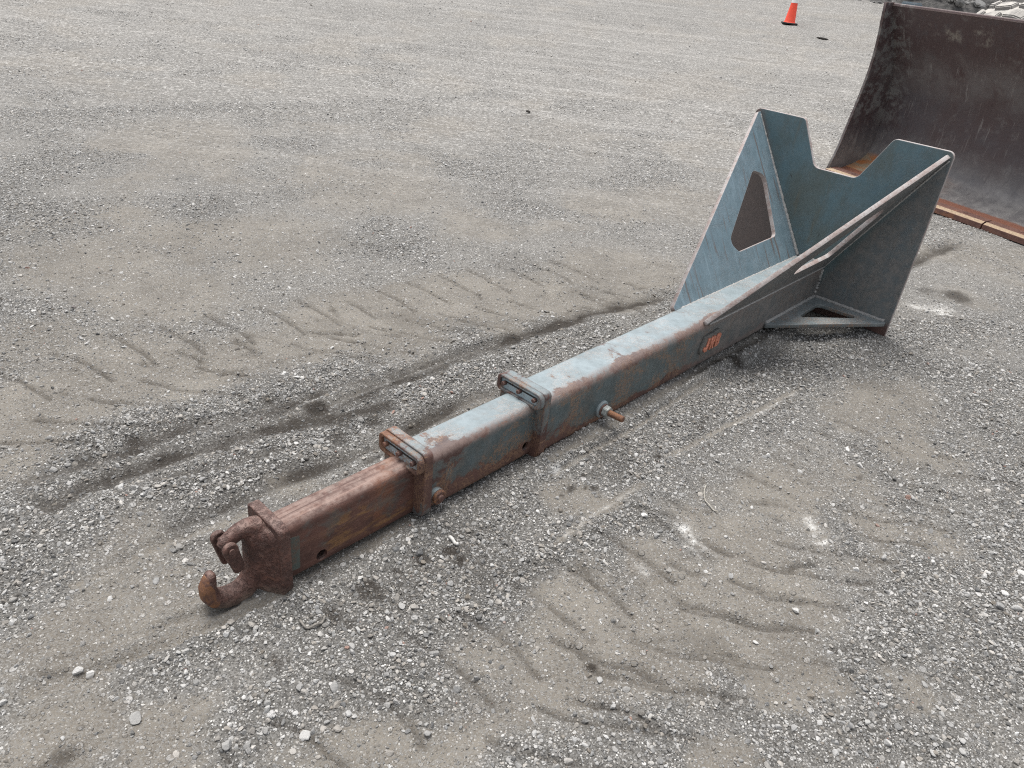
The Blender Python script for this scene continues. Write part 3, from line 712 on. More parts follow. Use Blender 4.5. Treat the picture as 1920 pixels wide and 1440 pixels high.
for i, (px, py, w, kind, b, lab) in enumerate(BIG):
    c = gp(px, py); dist = math.sqrt(c[0] ** 2 + c[1] ** 2 + EYE ** 2); r = w / FPX * dist * .50
    me = rock_mesh('stone', 300 + i, 3); me.materials.append(ROCK1)
    o = bpy.data.objects.new('stone', me); COL.objects.link(o)
    h = ground_fields(np.array([c[0]]), np.array([c[1]]))[0][0]
    o.location = (c[0], c[1], h + r * .35); o.scale = (r, r, r); o.rotation_euler = (random.uniform(-.3, .3), random.uniform(-.3, .3), random.uniform(0, 6.28))
    o['tone'] = (b * .86, .3 if kind == 'bluish' else .5, .5)
    tag(o, lab, 'stone', 'large loose stones on the yard')

# ---------------------------------------------------------------- the telescopic lifting boom
M_OUT = steel_painted('outer_tube_paint', amount=.50, paint=(0.088, 0.120, 0.128), paint2=(0.056, 0.072, 0.074), bottom=(-.105, -.035), topwear=(-.090, .122, .045, .26), film='tube', chalk_bright=.70)
M_MID = steel_painted('middle_tube_paint', amount=.54, paint=(0.085, 0.112, 0.120), paint2=(0.056, 0.073, 0.075), bottom=(-.105, -.015), topwear=(-.066, .105, .040, .24), chalk_bright=.66)
M_IN = steel_rusty('inner_tube_rust', teal=.5, ochre=.15, grain=(1, 1.6, 1.6), dust=.65, tint=(1.0, .90, .84))
M_RET = steel_painted('retainer_paint', amount=.92, paint=(0.17, 0.21, 0.225), paint2=(0.13, 0.17, 0.18), edge_r=.012)
M_FLANGE = steel_painted('flange_paint', amount=.92, paint=(0.14, 0.175, 0.185), paint2=(0.08, 0.105, 0.11), edge_r=.012, chalk_bright=.35)
M_PAD = steel_painted('wear_pad_lit_paint', amount=.30, paint=(0.34, 0.41, 0.44), paint2=(0.27, 0.33, 0.35), edge_r=.003)  # pad tone raised to paint in the sky light caught in the recess
M_HOOK = steel_rusty('hook_cast_rust', dust=.40, tint=(1.04, .95, .90), low=True)
M_TIP = steel_rusty('hook_tip_rust', dust=.25, orange=.6)
M_HEAD = steel_painted('head_plate_paint', amount=-.10, paint=(0.105, 0.172, 0.200), paint2=(0.084, 0.132, 0.146), edge_r=.008, grime=.35, rim=(0.38, 0.33, 0.31), film='head', scr_amt=.10)
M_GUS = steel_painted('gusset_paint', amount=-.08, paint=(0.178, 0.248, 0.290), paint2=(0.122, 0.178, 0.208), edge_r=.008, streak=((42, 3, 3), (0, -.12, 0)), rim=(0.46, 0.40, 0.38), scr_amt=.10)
M_GUSR = steel_painted('gusset_shaded_film', amount=.32, paint=(0.115, 0.150, 0.165), paint2=(0.085, 0.095, 0.095), edge_r=.008, rim=(0.46, 0.40, 0.39), film='all', scr_amt=.3)  # brown film, and paint darkened for the shade on its downturned outer face
M_LOW = steel_painted('low_gusset_paint', amount=.26, paint=(0.15, 0.17, 0.175), paint2=(0.11, 0.125, 0.125), edge_r=.006, rim=(0.26, 0.235, 0.22), chalk_bright=.35)
def edge_material():
    k = NT('cut_edge'); co = k.obj(); a = k.noise(co, 18, 5, .7); b_ = k.noise(co, 90, 4, .7)
    c = k.mix(k.ramp(a, .35, .65), (0.30, 0.235, 0.215), (0.40, 0.375, 0.365)); c = k.mix(k.math('MULTIPLY', k.ramp(b_, .5, .7), .6), c, (0.17, 0.10, 0.08))
    return k.out(c, .6, 0, k.bump(b_, .5, .003), .4)
M_EDGE = edge_material()
M_WELD = weld_mat()
M_BOLT = steel_rusty('bolt_rust', dust=.1)
M_ROD = steel_rusty('rod_rust', orange=.75, dust=.05)
M_NUT = plain('nut_zinc', (0.36, 0.38, 0.37), .45, .5, .25, 60)
M_WASH = steel_painted('washer_paint', amount=.4, paint=(0.24, 0.30, 0.32), paint2=(0.2, 0.24, 0.25), edge_r=.004)
M_COPPER = plain('letter_red', (0.62, 0.24, 0.155), .4, .25, .3, 90, .3)
M_BADGE = plain('badge_plate', (0.12, 0.118, 0.11), .55, 0, .3, 50, .3)
M_DARKIN = plain('slot_shade_dark', (0.02, 0.018, 0.017), .9, 0, .2, 30, .1)

bx = Matrix(((U[0], V[0], Wv[0], OX[0]), (U[1], V[1], Wv[1], OX[1]), (U[2], V[2], Wv[2], OX[2]), (0, 0, 0, 1)))
boom = empty('lifting_boom', bx, 'long rusty blue telescopic lifting boom with hook, lying on the gravel', 'lifting boom')

def rect_section(yc, a, zb, zt, R, n=7):
    pts = []
    for cx, cz, t0 in ((yc + a - R, zt - R, 0), (yc - a + R, zt - R, 90), (yc - a + R, zb + R, 180), (yc + a - R, zb + R, 270)):
        for k in range(n + 1):
            t = math.radians(t0 + 90 * k / n); pts.append((cx + R * math.cos(t), cz + R * math.sin(t)))
    return pts

def tube(name, x0, x1, yc, a, zb, zt, R, mat, holes=(), wall=.012):
    """hollow rectangular tube along x, with drilled cross holes (x, z, radius)"""
    outer = rect_section(yc, a, zb, zt, R); inner = rect_section(yc, a - wall, zb + wall, zt - wall, max(R - wall, .004))
    bm = bmesh.new(); xs = np.linspace(x0, x1, 9)
    def sheet(sec):
        rings = [[bm.verts.new((x, y, z)) for y, z in sec] for x in xs]
        for a_, b_ in zip(rings, rings[1:]):
            for i in range(len(sec)): bm.faces.new((a_[i], a_[(i + 1) % len(sec)], b_[(i + 1) % len(sec)], b_[i]))
        return rings
    ro, ri = sheet(outer), sheet(inner)
    for e in (0, -1):
        for i in range(len(outer)):
            j = (i + 1) % len(outer); bm.faces.new((ro[e][i], ro[e][j], ri[e][j], ri[e][i]))
    o = bm_obj(name, bm, mat, None, True, math.radians(28))
    if holes:
        cb = bmesh.new()
        for hx, hz, hr in holes: cyl_bm(cb, (hx, yc - a - .05, hz), (hx, yc + a + .05, hz), hr, n=20)
        c = bm_obj('tmp_cut', cb)
        md = o.modifiers.new('b', 'BOOLEAN'); md.object = c; md.operation = 'DIFFERENCE'; md.solver = 'EXACT'
        me = evaluated(o); old = o.data; o.modifiers.clear(); o.data = me; bpy.data.meshes.remove(old); bpy.data.objects.remove(c)
        me.materials.clear(); me.materials.append(mat); me.name = name
        me.polygons.foreach_set('use_smooth', [True] * len(me.polygons)); me.set_sharp_from_angle(angle=math.radians(28))
    o.parent = boom
    return o

tube('inner_tube', .034, .80, -.0016, .0476, -.1076, .0896, .026, M_IN, [(.145, -.069, .0185)])
tube('middle_tube', .515, 1.30, 0, .0682, -.1105, .1097, .031, M_MID, [(.982, -.052, .017)])
tube('outer_tube', 1.047, 3.344, -.0088, .0871, -.1111, .1299, .036, M_OUT)

# bare primer stripe next to the hook plate: where an old bracket kept the paint
def collar(x, a, rt, rb, ft, fb, tr, tf):
    sec = round_poly([(a, fb), (a, ft), (-a, ft), (-a, fb)], [.022, .020, .020, .030])
    fl = plate('flange', sec, [], tf, ((x + tr, 0, 0), (0, 1, 0), (0, 0, 1), (1, 0, 0)), M_FLANGE, boom, .003)
    zc = (rt + rb) / 2; hh = (rt - rb) / 2
    out = round_poly([(a, rb), (a, rt), (-a, rt), (-a, rb)], [.016, .016, .026, .026], 7)
    hole = round_poly([(a - .014, rb + .011), (a - .014, rt - .010), (-a + .014, rt - .010), (-a + .014, rb + .011)], [.012, .012, .020, .020], 6)
    rp = plate('retainer_plate', out, [hole], tr, ((x, 0, 0), (0, 1, 0), (0, 0, 1), (1, 0, 0)), M_RET, boom, .003)
    y0, y1 = -a + .020, a - .020
    plate('wear_pad', hole, [], tr - .0095, ((x + .010, 0, 0), (0, 1, 0), (0, 0, 1), (1, 0, 0)), M_PAD, rp, .0005)
    plate('slot_shade', round_poly([(y0 + .012, zc + .004), (y0 + .012, zc + .010), (y1 - .012, zc + .010), (y1 - .012, zc + .004)], .002), [], .002, ((x + .0088, 0, 0), (0, 1, 0), (0, 0, 1), (1, 0, 0)), M_DARKIN, rp, .0003)  # thin dark strip laid on the pad, painting the shade inside a slot
    for k in range(3):
        yb = y1 - .012 - k * (y1 - y0 - .026) / 2
        b = bmesh.new(); cyl_bm(b, (x + tr, yb, zc + .002), (x - .006, yb, zc + .002), .0092, .0088, 6, rot=.3)
        bmesh.ops.bevel(b, geom=b.edges[:], offset=.0015, segments=1, affect='EDGES')
        bm_obj('bolt', b, M_BOLT, rp)
    return fl, rp
C2 = collar(.4591, .0979, .1464, .0775, .1511, -.0959, .0224, .0331)
C1 = collar(.9913, .1056, .1672, .1037, .1668, -.1096, .0224, .0331)

def weld(pts, r=.006, parent=boom):
    P_ = [Vector(p) for p in pts]; out = []
    for a, b in zip(P_, P_[1:]):
        n = max(2, int((b - a).length / .008))
        out += [a.lerp(b, i / n) for i in range(n)]
    out.append(P_[-1]); bm = bmesh.new()
    rr = [r * random.uniform(1.05, 1.4) for _ in out]; out = [p + Vector((random.uniform(-1, 1), random.uniform(-1, 1), random.uniform(-1, 1))) * r * .12 for p in out]
    tube_path(bm, out, rr, 7); return bm_obj('weld_bead', bm, M_WELD, parent, True)

# ---- head: back plate, gussets
L_, YC, A3, ZT, ZB = 3.3442, -.0088, .0871, .1299, -.1111
WP, WT, WB, NT_, NB_, ND = .5186, .8293, -.1941, .2329, .1147, .6025
head = plate('head_plate', round_poly([(WP, WB), (WP, WT), (NT_, WT), (NB_, ND), (-NB_, ND), (-NT_, WT), (-WP, WT), (-WP, WB)], [.01, .030, .030, .045, .045, .030, .030, .01], 6), [], .022,
             ((L_, 0, 0), (0, 1, 0), (0, 0, 1), (1, 0, 0)), M_HEAD, boom, .0025, M_EDGE)
UG = 2.0951; T = .022
def gusset_side(sgn, mat):
    A = np.array([UG, YC + sgn * A3 * .93, ZT - .012]); B = np.array([L_, YC + sgn * A3 * .93, ZT - .012]); Cc = np.array([L_, sgn * .497, .808])
    e1 = (B - A) / np.linalg.norm(B - A); e2 = Cc - B; e2 -= (e2 @ e1) * e1; e2 /= np.linalg.norm(e2); n = np.cross(e1, e2)
    f = lambda p: ((np.array(p) - A) @ e1, (np.array(p) - A) @ e2)
    hole3 = [(3.10, sgn * .347, .555), (3.213, sgn * .325, .520), (3.165, sgn * .150, .243), (2.757, sgn * .145, .238), (2.690, sgn * .180, .292)]
    hl = [f(p) for p in hole3]
    hole = round_poly([hl[0], hl[1], hl[2], hl[3], hl[4]], [.05, .05, .03, .04, .04], 6)
    b2 = f(B); c2 = f(Cc)
    out = [(0, 0), (b2[0], 0), (c2[0], c2[1]), (c2[0] - .05, c2[1] - .004), (-.012, .014)]
    out = [(0, 0), (b2[0], 0), (c2[0], c2[1]), (c2[0] - .028, c2[1]), (-.004, .020)]
    g = plate('gusset', out, [hole], T, (A - n * T / 2, e1, e2, n), mat, boom, .002, M_EDGE)
    inn = np.array([0, -sgn, 0.15]) * .010
    weld([A + e1 * .05 + inn, B + inn - e1 * .004], .0075)
    weld([B + np.array([-.006, -sgn * .012, .01]), Cc + np.array([-.006, -sgn * .010, -.01])], .0075)
    outw = np.array([0, sgn, -.2]) * .012
    weld([A + e1 * .03 + outw, B + outw], .0045)
    weld([B + np.array([-.003, sgn * .010, 0]), Cc + np.array([-.003, sgn * .008, -.02])], .0045)
    return g
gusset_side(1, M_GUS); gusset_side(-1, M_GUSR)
GW, GU = -.0631, 2.7457
def gusset_low(sgn):
    y0 = YC + sgn * A3
    out = [(GU, y0), (L_, y0), (L_, sgn * .500), (L_ - .020, sgn * .500), (GU, y0 + sgn * .016)]
    hole = round_poly([(2.985, sgn * .168), (3.262, sgn * .160), (3.275, sgn * .360), (3.245, sgn * .366)], [.012, .03, .014, .014], 5)
    if sgn < 0: out = out[::-1]
    plate('lower_gusset', out, [hole], .020, ((0, 0, GW - .020), (1, 0, 0), (0, 1, 0), (0, 0, 1)), M_LOW, boom, .002)
    weld([(GU + .01, y0 + sgn * .002, GW + .004), (L_ - .004, y0 + sgn * .002, GW + .004), (L_ - .004, sgn * .49, GW + .004)], .008)
gusset_low(-1); gusset_low(1)
weld([(L_ - .004, YC - A3, GW), (L_ - .004, YC - A3, ZT - .03)], .008)
weld([(L_ - .004, YC - A3 + .03, ZT), (L_ - .004, YC + A3 - .03, ZT)], .007)

# ---- maker's badge with raised letters
vs_ = YC - A3
badge = plate('badge', round_poly([(2.092, -.032), (2.250, -.010), (2.252, .042), (2.226, .066), (2.104, .058), (2.086, -.004)], [.012, .012, .012, .004, .004, .014], 4), [], .014,
              ((0, vs_ + .001, 0), (1, 0, 0), (0, 0, 1), (0, -1, 0)), M_BADGE, boom, .002)
GLYPHS = {'J': ([(.38, 1), (.62, 1), (.62, .22), (.50, 0), (.14, 0), (0, .16), (0, .36), (.22, .36), (.22, .24), (.38, .24)], []),
          'R': ([(0, 0), (0, 1), (.48, 1), (.62, .86), (.62, .56), (.50, .43), (.66, 0), (.42, 0), (.30, .38), (.22, .38), (.22, 0)], [[(.22, .58), (.40, .58), (.40, .80), (.22, .80)]]),
          'B': ([(0, 0), (0, 1), (.48, 1), (.62, .87), (.62, .62), (.54, .52), (.64, .42), (.64, .14), (.50, 0)], [[(.22, .61), (.41, .61), (.41, .80), (.22, .80)], [(.22, .20), (.42, .20), (.42, .42), (.22, .42)]])}
for ch, lx0 in (('J', 2.101), ('R', 2.150), ('B', 2.197)):      # raised, slanted letters: J R B
    hgt, wid = .062, .054
    f = lambda p: (lx0 + p[0] * wid + p[1] * hgt * .16, -.016 + p[1] * hgt)
    o_, h_ = GLYPHS[ch]
    plate('letter', [f(p) for p in o_], [[f(p) for p in q] for q in h_], .008, ((0, vs_ - .0125, 0), (1, 0, 0), (0, 0, 1), (0, -1, 0)), M_COPPER, badge, .001)

# ---- pins through the tubes
def threaded(bm, p0, p1, r, pitch=.0042):
    p0 = Vector(p0); p1 = Vector(p1); ln = (p1 - p0).length; n = int(ln / pitch); prof = [(0, r * .9)]
    for i in range(n): prof += [(i * pitch + pitch * .1, r * .88), (i * pitch + pitch * .5, r), (i * pitch + pitch * .9, r * .88)]
    prof.append((ln, r * .8)); lathe_bm(bm, p0, p1 - p0, prof, 14)
y0 = vs_
PX, PZ = 1.384, -.038
b = bmesh.new(); lathe_bm(b, (PX, y0, PZ), (0, -1, 0), [(0, .036), (.006, .036), (.010, .032), (.011, .02)], 24); bm_obj('washer', b, M_WASH, boom, True, .6)
b = bmesh.new(); lathe_bm(b, (PX, y0 - .011, PZ), (0, -1, 0), [(0, .026), (.005, .026), (.006, .020)], 20); bm_obj('washer', b, M_BOLT, boom, True, .6)
b = bmesh.new(); cyl_bm(b, (PX, y0 - .016, PZ), (PX, y0 - .040, PZ), .0245, n=6, rot=.2); bmesh.ops.bevel(b, geom=b.edges[:], offset=.002, segments=2, affect='EDGES'); bm_obj('nut', b, M_NUT, boom)
b = bmesh.new(); threaded(b, (PX, y0 - .030, PZ), (PX, y0 - .106, PZ + .004), .0130); bm_obj('threaded_rod', b, M_ROD, boom, True, .7)
y2 = -.0682; PX2, PZ2 = .553, -.046
b = bmesh.new(); lathe_bm(b, (PX2, y2, PZ2), (0, -1, 0), [(0, .027), (.017, .027), (.018, .02)], 24); bm_obj('washer', b, M_WASH, boom, True, .6)
b = bmesh.new(); lathe_bm(b, (PX2, y2 - .018, PZ2), (0, -1, 0), [(0, .0255), (.007, .0255), (.010, .022), (.0105, .013), (.016, .012), (.018, .009)], 22); bm_obj('pin_head', b, M_ROD, boom, True, .6)

# ---- hook plate and cast hook
WPL, HPT, HPB, TP = .0805, .1176, -.1342, .0338
plate('hook_plate', round_poly([(WPL, HPB), (WPL, HPT), (-WPL, HPT), (-WPL, HPB)], [.006, .012, .016, .006]), [], TP, ((0, 0, 0), (0, 1, 0), (0, 0, 1), (1, 0, 0)), M_HOOK, boom, .005)
HV = .010
def cast(name, build, mat, voxel=.0032, smooth=4):
    bm = bmesh.new(); build(bm); o = bm_obj('tmp_cast', bm)
    r = o.modifiers.new('r', 'REMESH'); r.mode = 'VOXEL'; r.voxel_size = voxel
    s_ = o.modifiers.new('s', 'SMOOTH'); s_.iterations = smooth; s_.factor = .6
    me = evaluated(o); old = o.data; bpy.data.objects.remove(o); bpy.data.meshes.remove(old)
    me.name = name; me.materials.clear(); me.materials.append(mat); me.polygons.foreach_set('use_smooth', [True] * len(me.polygons))
    return link(bpy.data.objects.new(name, me), boom)

def loft(bm, secs):
    """secs: list of closed loops of equal length"""
    rings = [[bm.verts.new(p) for p in s_] for s_ in secs]; n = len(rings[0])
    for a, b_ in zip(rings, rings[1:]):
        for i in range(n): bm.faces.new((a[i], a[(i + 1) % n], b_[(i + 1) % n], b_[i]))
    bm.faces.new(rings[0][::-1]); bm.faces.new(rings[-1])

def sweep(bm, path, n=16):
    """path rows: u, w, half thickness in the plane, half width across; rounded-box section"""
    rings = []
    for i, (u, w, a, c) in enumerate(path):
        p = np.array(path[min(i + 1, len(path) - 1)][:2]) - np.array(path[max(i - 1, 0)][:2]); p = p / np.linalg.norm(p); nn = np.array([-p[1], p[0]])
        ring = []
        for k in range(n):
            t = 2 * math.pi * k / n; ct, st = math.cos(t), math.sin(t)
            q = (abs(ct) ** 2.6 + abs(st) ** 2.6) ** (-1 / 2.6)
            ring.append((u + nn[0] * a * ct * q, HV + c * st * q, w + nn[1] * a * ct * q))
        rings.append(ring)
    loft(bm, rings)

def build_hook(bm):
    # jaw, from the tip round to the neck
    sweep(bm, [(-.147, .010, .006, .010), (-.151, .004, .012, .017), (-.157, -.015, .017, .021), (-.163, -.038, .020, .024), (-.160, -.064, .023, .026), (-.147, -.085, .025, .028), (-.124, -.099, .027, .029),
               (-.098, -.106, .029, .030), (-.070, -.103, .030, .031), (-.048, -.086, .028, .032), (-.034, -.060, .028, .034), (-.028, -.02, .026, .036), (-.026, .03, .026, .036), (-.028, .065, .026, .034),
               (-.034, .085, .026, .030)])
    # nose arm
    sweep(bm, [(.0, .078, .030, .036), (-.020, .090, .027, .030), (-.042, .099, .024, .025), (-.064, .100, .021, .021), (-.086, .091, .021, .019), (-.102, .082, .021, .018), (-.113, .071, .016, .015)])
    # flared root on the plate
    secs = []
    for u, hw, z0, z1 in ((.004, .066, -.132, .100), (-.006, .056, -.131, .098), (-.016, .046, -.128, .094), (-.028, .037, -.120, .088), (-.042, .029, -.100, .060)):
        secs.append([(u, -.008 + .018 * min(1, -u * 30) + y, z) for y, z in round_poly([(hw, z0), (hw, z1), (-hw, z1), (-hw, z0)], [.02, .03, .03, .02], 4)])
    loft(bm, secs)
cast('hook', build_hook, M_HOOK)
def build_tip(bm):
    sweep(bm, [(-.1545, .004, .010, .015), (-.1585, -.014, .0165, .0205), (-.1645, -.036, .0205, .0245), (-.1625, -.063, .0228, .0268), (-.1500, -.0850, .0230, .0282), (-.1380, -.094, .020, .026)])
cast('hook_tip', build_tip, M_TIP, .0032, 4)
def cheek(yc, x0, z0, x1, z1):
    e = np.array([x1 - x0, z1 - z0]); ln = np.linalg.norm(e); e /= ln; nn = np.array([-e[1], e[0]]); pts = []
    for t in np.linspace(math.pi / 2, 3 * math.pi / 2, 9): q = np.array([x0, z0]) + .0205 * (math.cos(t) * e + math.sin(t) * nn); pts.append(tuple(q))
    for a, b_ in ((ln + .008, -.0150), (ln + .015, -.008), (ln + .014, .010), (ln + .004, .0165)):
        q = np.array([x0, z0]) + e * a + nn * b_; pts.append(tuple(q))
    return plate('latch_cheek', pts, [], .016, ((0, yc + .008, 0), (1, 0, 0), (0, 0, 1), (0, -1, 0)), M_HOOK, boom, .004)
cheek(-.021, -.106, .083, -.090, .014)
cheek(.040, -.106, .083, -.092, .002)
b = bmesh.new(); cyl_bm(b, (-.106, -.034, .083), (-.106, .052, .083), .0080, n=14); bm_obj('latch_pin', b, M_BOLT, boom, True, .6)

# green-grey primer strip left on the inner tube
k = NT('primer_strip'); co = k.obj(); a = k.noise(co, 40, 5, .7)
M_STRIP = k.out(k.mix(k.ramp(a, .4, .65), (0.075, 0.09, 0.08), (0.12, 0.075, 0.055)), .65, 0, k.bump(a, .4, .002))
plate('primer_patch', round_poly([(.036, -.068), (.074, -.072), (.077, .046), (.036, .052)], .006), [], .0022, ((0, -.0016 - .0476 + .0008, 0), (1, 0, 0), (0, 0, 1), (0, -1, 0)), M_STRIP, boom, .0006)

# ---------------------------------------------------------------- loader bucket
P0 = np.array([2.851, 7.779, .060]); lx = np.array([.520, -.854, 0.0]); ly = np.array([.854, .520, 0.0])
MB = Matrix(((lx[0], ly[0], 0, P0[0]), (lx[1], ly[1], 0, P0[1]), (0, 0, 1, P0[2]), (0, 0, 0, 1)))
bucket = empty('loader_bucket', MB, 'large dark worn steel loader bucket standing behind the boom', 'bucket')
def bucket_material(name, side=False):
    k = NT(name); co = k.obj(); sx = k.n('SeparateXYZ'); k.l(co, sx.inputs[0]); X_, Y_, Z_ = sx.outputs
    a = k.noise(co, 2.2, 6, .68, .3); b_ = k.noise(co, 9, 6, .72, .2); c = k.noise(co, 42, 5, .7)
    ver = k.noise(k.mapping(co, scale=(30, 6, 2.6)), 1, 5, .7); ver2 = k.noise(k.mapping(co, scale=(70, 14, 7)), 1, 4, .7)
    col = k.mix(k.ramp(a, .35, .7), (0.076, 0.052, 0.052), (0.080, 0.070, 0.076))
    hi = k.ramp(Z_, .75, 1.1)
    col = k.mix(k.math('MULTIPLY', hi, k.ramp(b_, .3, .6)), col, (0.070, 0.043, 0.043))
    col = k.mix(k.math('MULTIPLY', k.ramp(b_, .52, .70), .40), col, (0.19, 0.18, 0.172))
    # grey mud film along a mid band and on the floor
    band = k.math('MULTIPLY', k.ramp(k.math('ABSOLUTE', k.math('SUBTRACT', Z_, .98)), .28, .02), k.ramp(a, .3, .6))
    col = k.mix(k.math('MULTIPLY', band, .55), col, (0.185, 0.175, 0.17))
    low = k.ramp(Z_, .50, .10); col = k.mix(k.math('MULTIPLY', low, .75), col, k.mix(k.ramp(b_, .35, .65), (0.17, 0.165, 0.165), (0.27, 0.26, 0.25)))
    # bright scuffs and short scratches
    col = k.mix(k.math('MULTIPLY', k.ramp(ver, .60, .70), .50), col, (0.30, 0.285, 0.27))
    col = k.mix(k.math('MULTIPLY', k.ramp(ver2, .62, .74), .45), col, (0.33, 0.31, 0.29)); col = k.mix(k.math('MULTIPLY', k.ramp(ver, .42, .28), .5), col, (0.055, 0.042, 0.043))
    col = k.mix(k.ramp(c, .72, .78), col, (0.42, 0.40, 0.36))
    # pale mud splats near the top left and a grey smear down the corner
    sp_ = k.math('MULTIPLY', k.ramp(k.math('ABSOLUTE', k.math('SUBTRACT', Z_, 1.33)), .075, .03), k.math('MULTIPLY', k.ramp(X_, .45, .55), k.ramp(X_, 1.05, .95)))
    col = k.mix(k.math('MULTIPLY', sp_, k.ramp(k.noise(co, 7, 5, .7), .50, .66, 0, .8)), col, (0.26, 0.235, 0.20))
    crn = k.math('MULTIPLY', k.ramp(X_, .30, .05), k.ramp(Z_, .35, .6)); col = k.mix(k.math('MULTIPLY', crn, k.ramp(b_, .45, .6)), col, (0.17, 0.165, 0.16))
    # rust orange where water lay: floor by the left end
    if not side: fl = k.math('MULTIPLY', k.ramp(Z_, .19, .13), k.ramp(X_, 1.15, .35)); col = k.mix(fl, col, k.mix(k.ramp(k.noise(k.mapping(co, scale=(3, 9, 1)), 1.3, 4, .6, .5), .40, .62), (0.30, 0.235, 0.16), (0.42, 0.155, 0.05)))
    lipr = k.ramp(Y_, .30, .22); 
    if not side: col = k.mix(k.math('MULTIPLY', lipr, k.math('MULTIPLY', k.ramp(Z_, .14, .09), k.ramp(k.math('ADD', k.ramp(Y_, .27, .19), c), .55, .8))), col, (0.20, 0.085, 0.055))
    e = k.edge(.01); col = k.mix(k.math('MULTIPLY', e, .5), col, (0.26, 0.115, 0.06) if side else (0.18, 0.14, 0.12))
    return k.out(col, k.math('ADD', .30, k.math('MULTIPLY', b_, .3)), 0.0, k.bump(k.math('ADD', c, b_), .3, .006), .45)
M_BK = bucket_material('bucket_shell'); M_BS = bucket_material('bucket_end', True)
M_CUT = steel_rusty('cutting_edge_rust', dust=.0, tint=(1.3, 1.25, 1.2)); M_BEV = plain('worn_bevel', (0.40, 0.30, 0.205), .4, .3, .2, 60, .2)
BW = 3.3
prof = [(.06, .006), (.20, .022), (.34, .060), (.44, .100), (.497, .145), (.530, .205), (.548, .30), (.557, .42), (.560, .54), (.557, .68), (.535, .80), (.500, .905), (.437, 1.045), (.372, 1.16), (.304, 1.27), (.240, 1.38), (.178, 1.485)]
def smooth_prof(pr, m=3):
    pr = np.array(pr); out = []
    for i in range(len(pr) - 1):
        p0, p1, p2, p3 = pr[max(i - 1, 0)], pr[i], pr[i + 1], pr[min(i + 2, len(pr) - 1)]
        for t in np.arange(m) / m:
            out.append(.5 * ((2 * p1) + (-p0 + p2) * t + (2 * p0 - 5 * p1 + 4 * p2 - p3) * t * t + (-p0 + 3 * p1 - 3 * p2 + p3) * t ** 3))
    out.append(pr[-1]); return np.array(out)
pr = smooth_prof(prof); tg = np.gradient(pr, axis=0); tg /= np.linalg.norm(tg, axis=1)[:, None]; nb = np.stack([tg[:, 1], -tg[:, 0]], 1)
bm = bmesh.new(); xs = np.linspace(0, BW, 24)
def rows(off): return [[bm.verts.new((x, p[0] + n[0] * off, p[1] + n[1] * off)) for x in xs] for p, n in zip(pr, nb)]
A_, B_ = rows(0), rows(.025)
for G in (A_, B_):
    for r0, r1 in zip(G, G[1:]):
        for i in range(len(xs) - 1): bm.faces.new((r0[i], r0[i + 1], r1[i + 1], r1[i]))
for r0, r1 in ((A_[0], B_[0]), (A_[-1], B_[-1])):
    for i in range(len(xs) - 1): bm.faces.new((r0[i], r0[i + 1], r1[i + 1], r1[i]))
for i in (0, len(xs) - 1):
    for j in range(len(pr) - 1): bm.faces.new((A_[j][i], A_[j + 1][i], B_[j + 1][i], B_[j][i]))
bm_obj('bucket_shell', bm, M_BK, bucket, True, math.radians(40))
fe = [(.0, .0), (.035, .12), (.066, .24), (.090, .40), (.112, .545), (.134, .70), (.150, .845), (.156, .95), (.154, 1.06), (.144, 1.16), (.129, 1.262), (.112, 1.34), (.099, 1.414), (.084, 1.505)]
end_out = fe + [(.20, 1.512)] + [(p[0] + n[0] * .03, p[1] + n[1] * .03) for p, n in zip(pr[::-2], nb[::-2])] + [(.03, -.02)]
for x in (-.028, BW + .001):
    plate('end_plate', end_out, [], .027, ((x, 0, 0), (0, 1, 0), (0, 0, 1), (1, 0, 0)), M_BS, bucket, .003)
def cutting_edge(x0, x1):
    sec = [(-.012, -.040), (-.012, .004), (.028, .022), (.115, .030), (.115, .006), (.03, -.040)]
    bm = bmesh.new(); r0 = [bm.verts.new((x0, *p)) for p in sec]; r1 = [bm.verts.new((x1, *p)) for p in sec]
    for i in range(6):
        f = bm.faces.new((r0[i], r0[(i + 1) % 6], r1[(i + 1) % 6], r1[i])); f.material_index = 1 if i == 1 else 0
    bm.faces.new(r0[::-1]); bm.faces.new(r1)
    bmesh.ops.bevel(bm, geom=bm.edges[:], offset=.002, segments=1, affect='EDGES')
    o = bm_obj('cutting_edge', bm, M_CUT, bucket); o.data.materials.append(M_BEV); return o
cutting_edge(-.02, 1.662); cutting_edge(1.675, BW + .02)
for x in (.25, .62, 1.05, 1.45, 1.95, 2.35, 2.75, 3.1):
    b = bmesh.new(); lathe_bm(b, (x, .075, .0255), (0, -.05, 1), [(0, .020), (.006, .019), (.008, .012)], 12); bm_obj('bolt', b, M_CUT, bucket, True, .6)
# stiffener along the top and a blue bracket behind the top left corner
bm = bmesh.new(); cyl_bm(bm, (.0, .200, 1.488), (BW, .200, 1.488), .020, n=10); bm_obj('top_bar', bm, M_BS, bucket, True, .6)
bm = bmesh.new(); bmesh.ops.create_cube(bm, size=1)
for v in bm.verts: v.co = Vector((.10 + v.co.x * .16, .30 + v.co.y * .10, 1.48 + v.co.z * .10))
bmesh.ops.bevel(bm, geom=bm.edges[:], offset=.01, segments=2, affect='EDGES'); bm_obj('corner_bracket', bm, M_GUS, bucket)

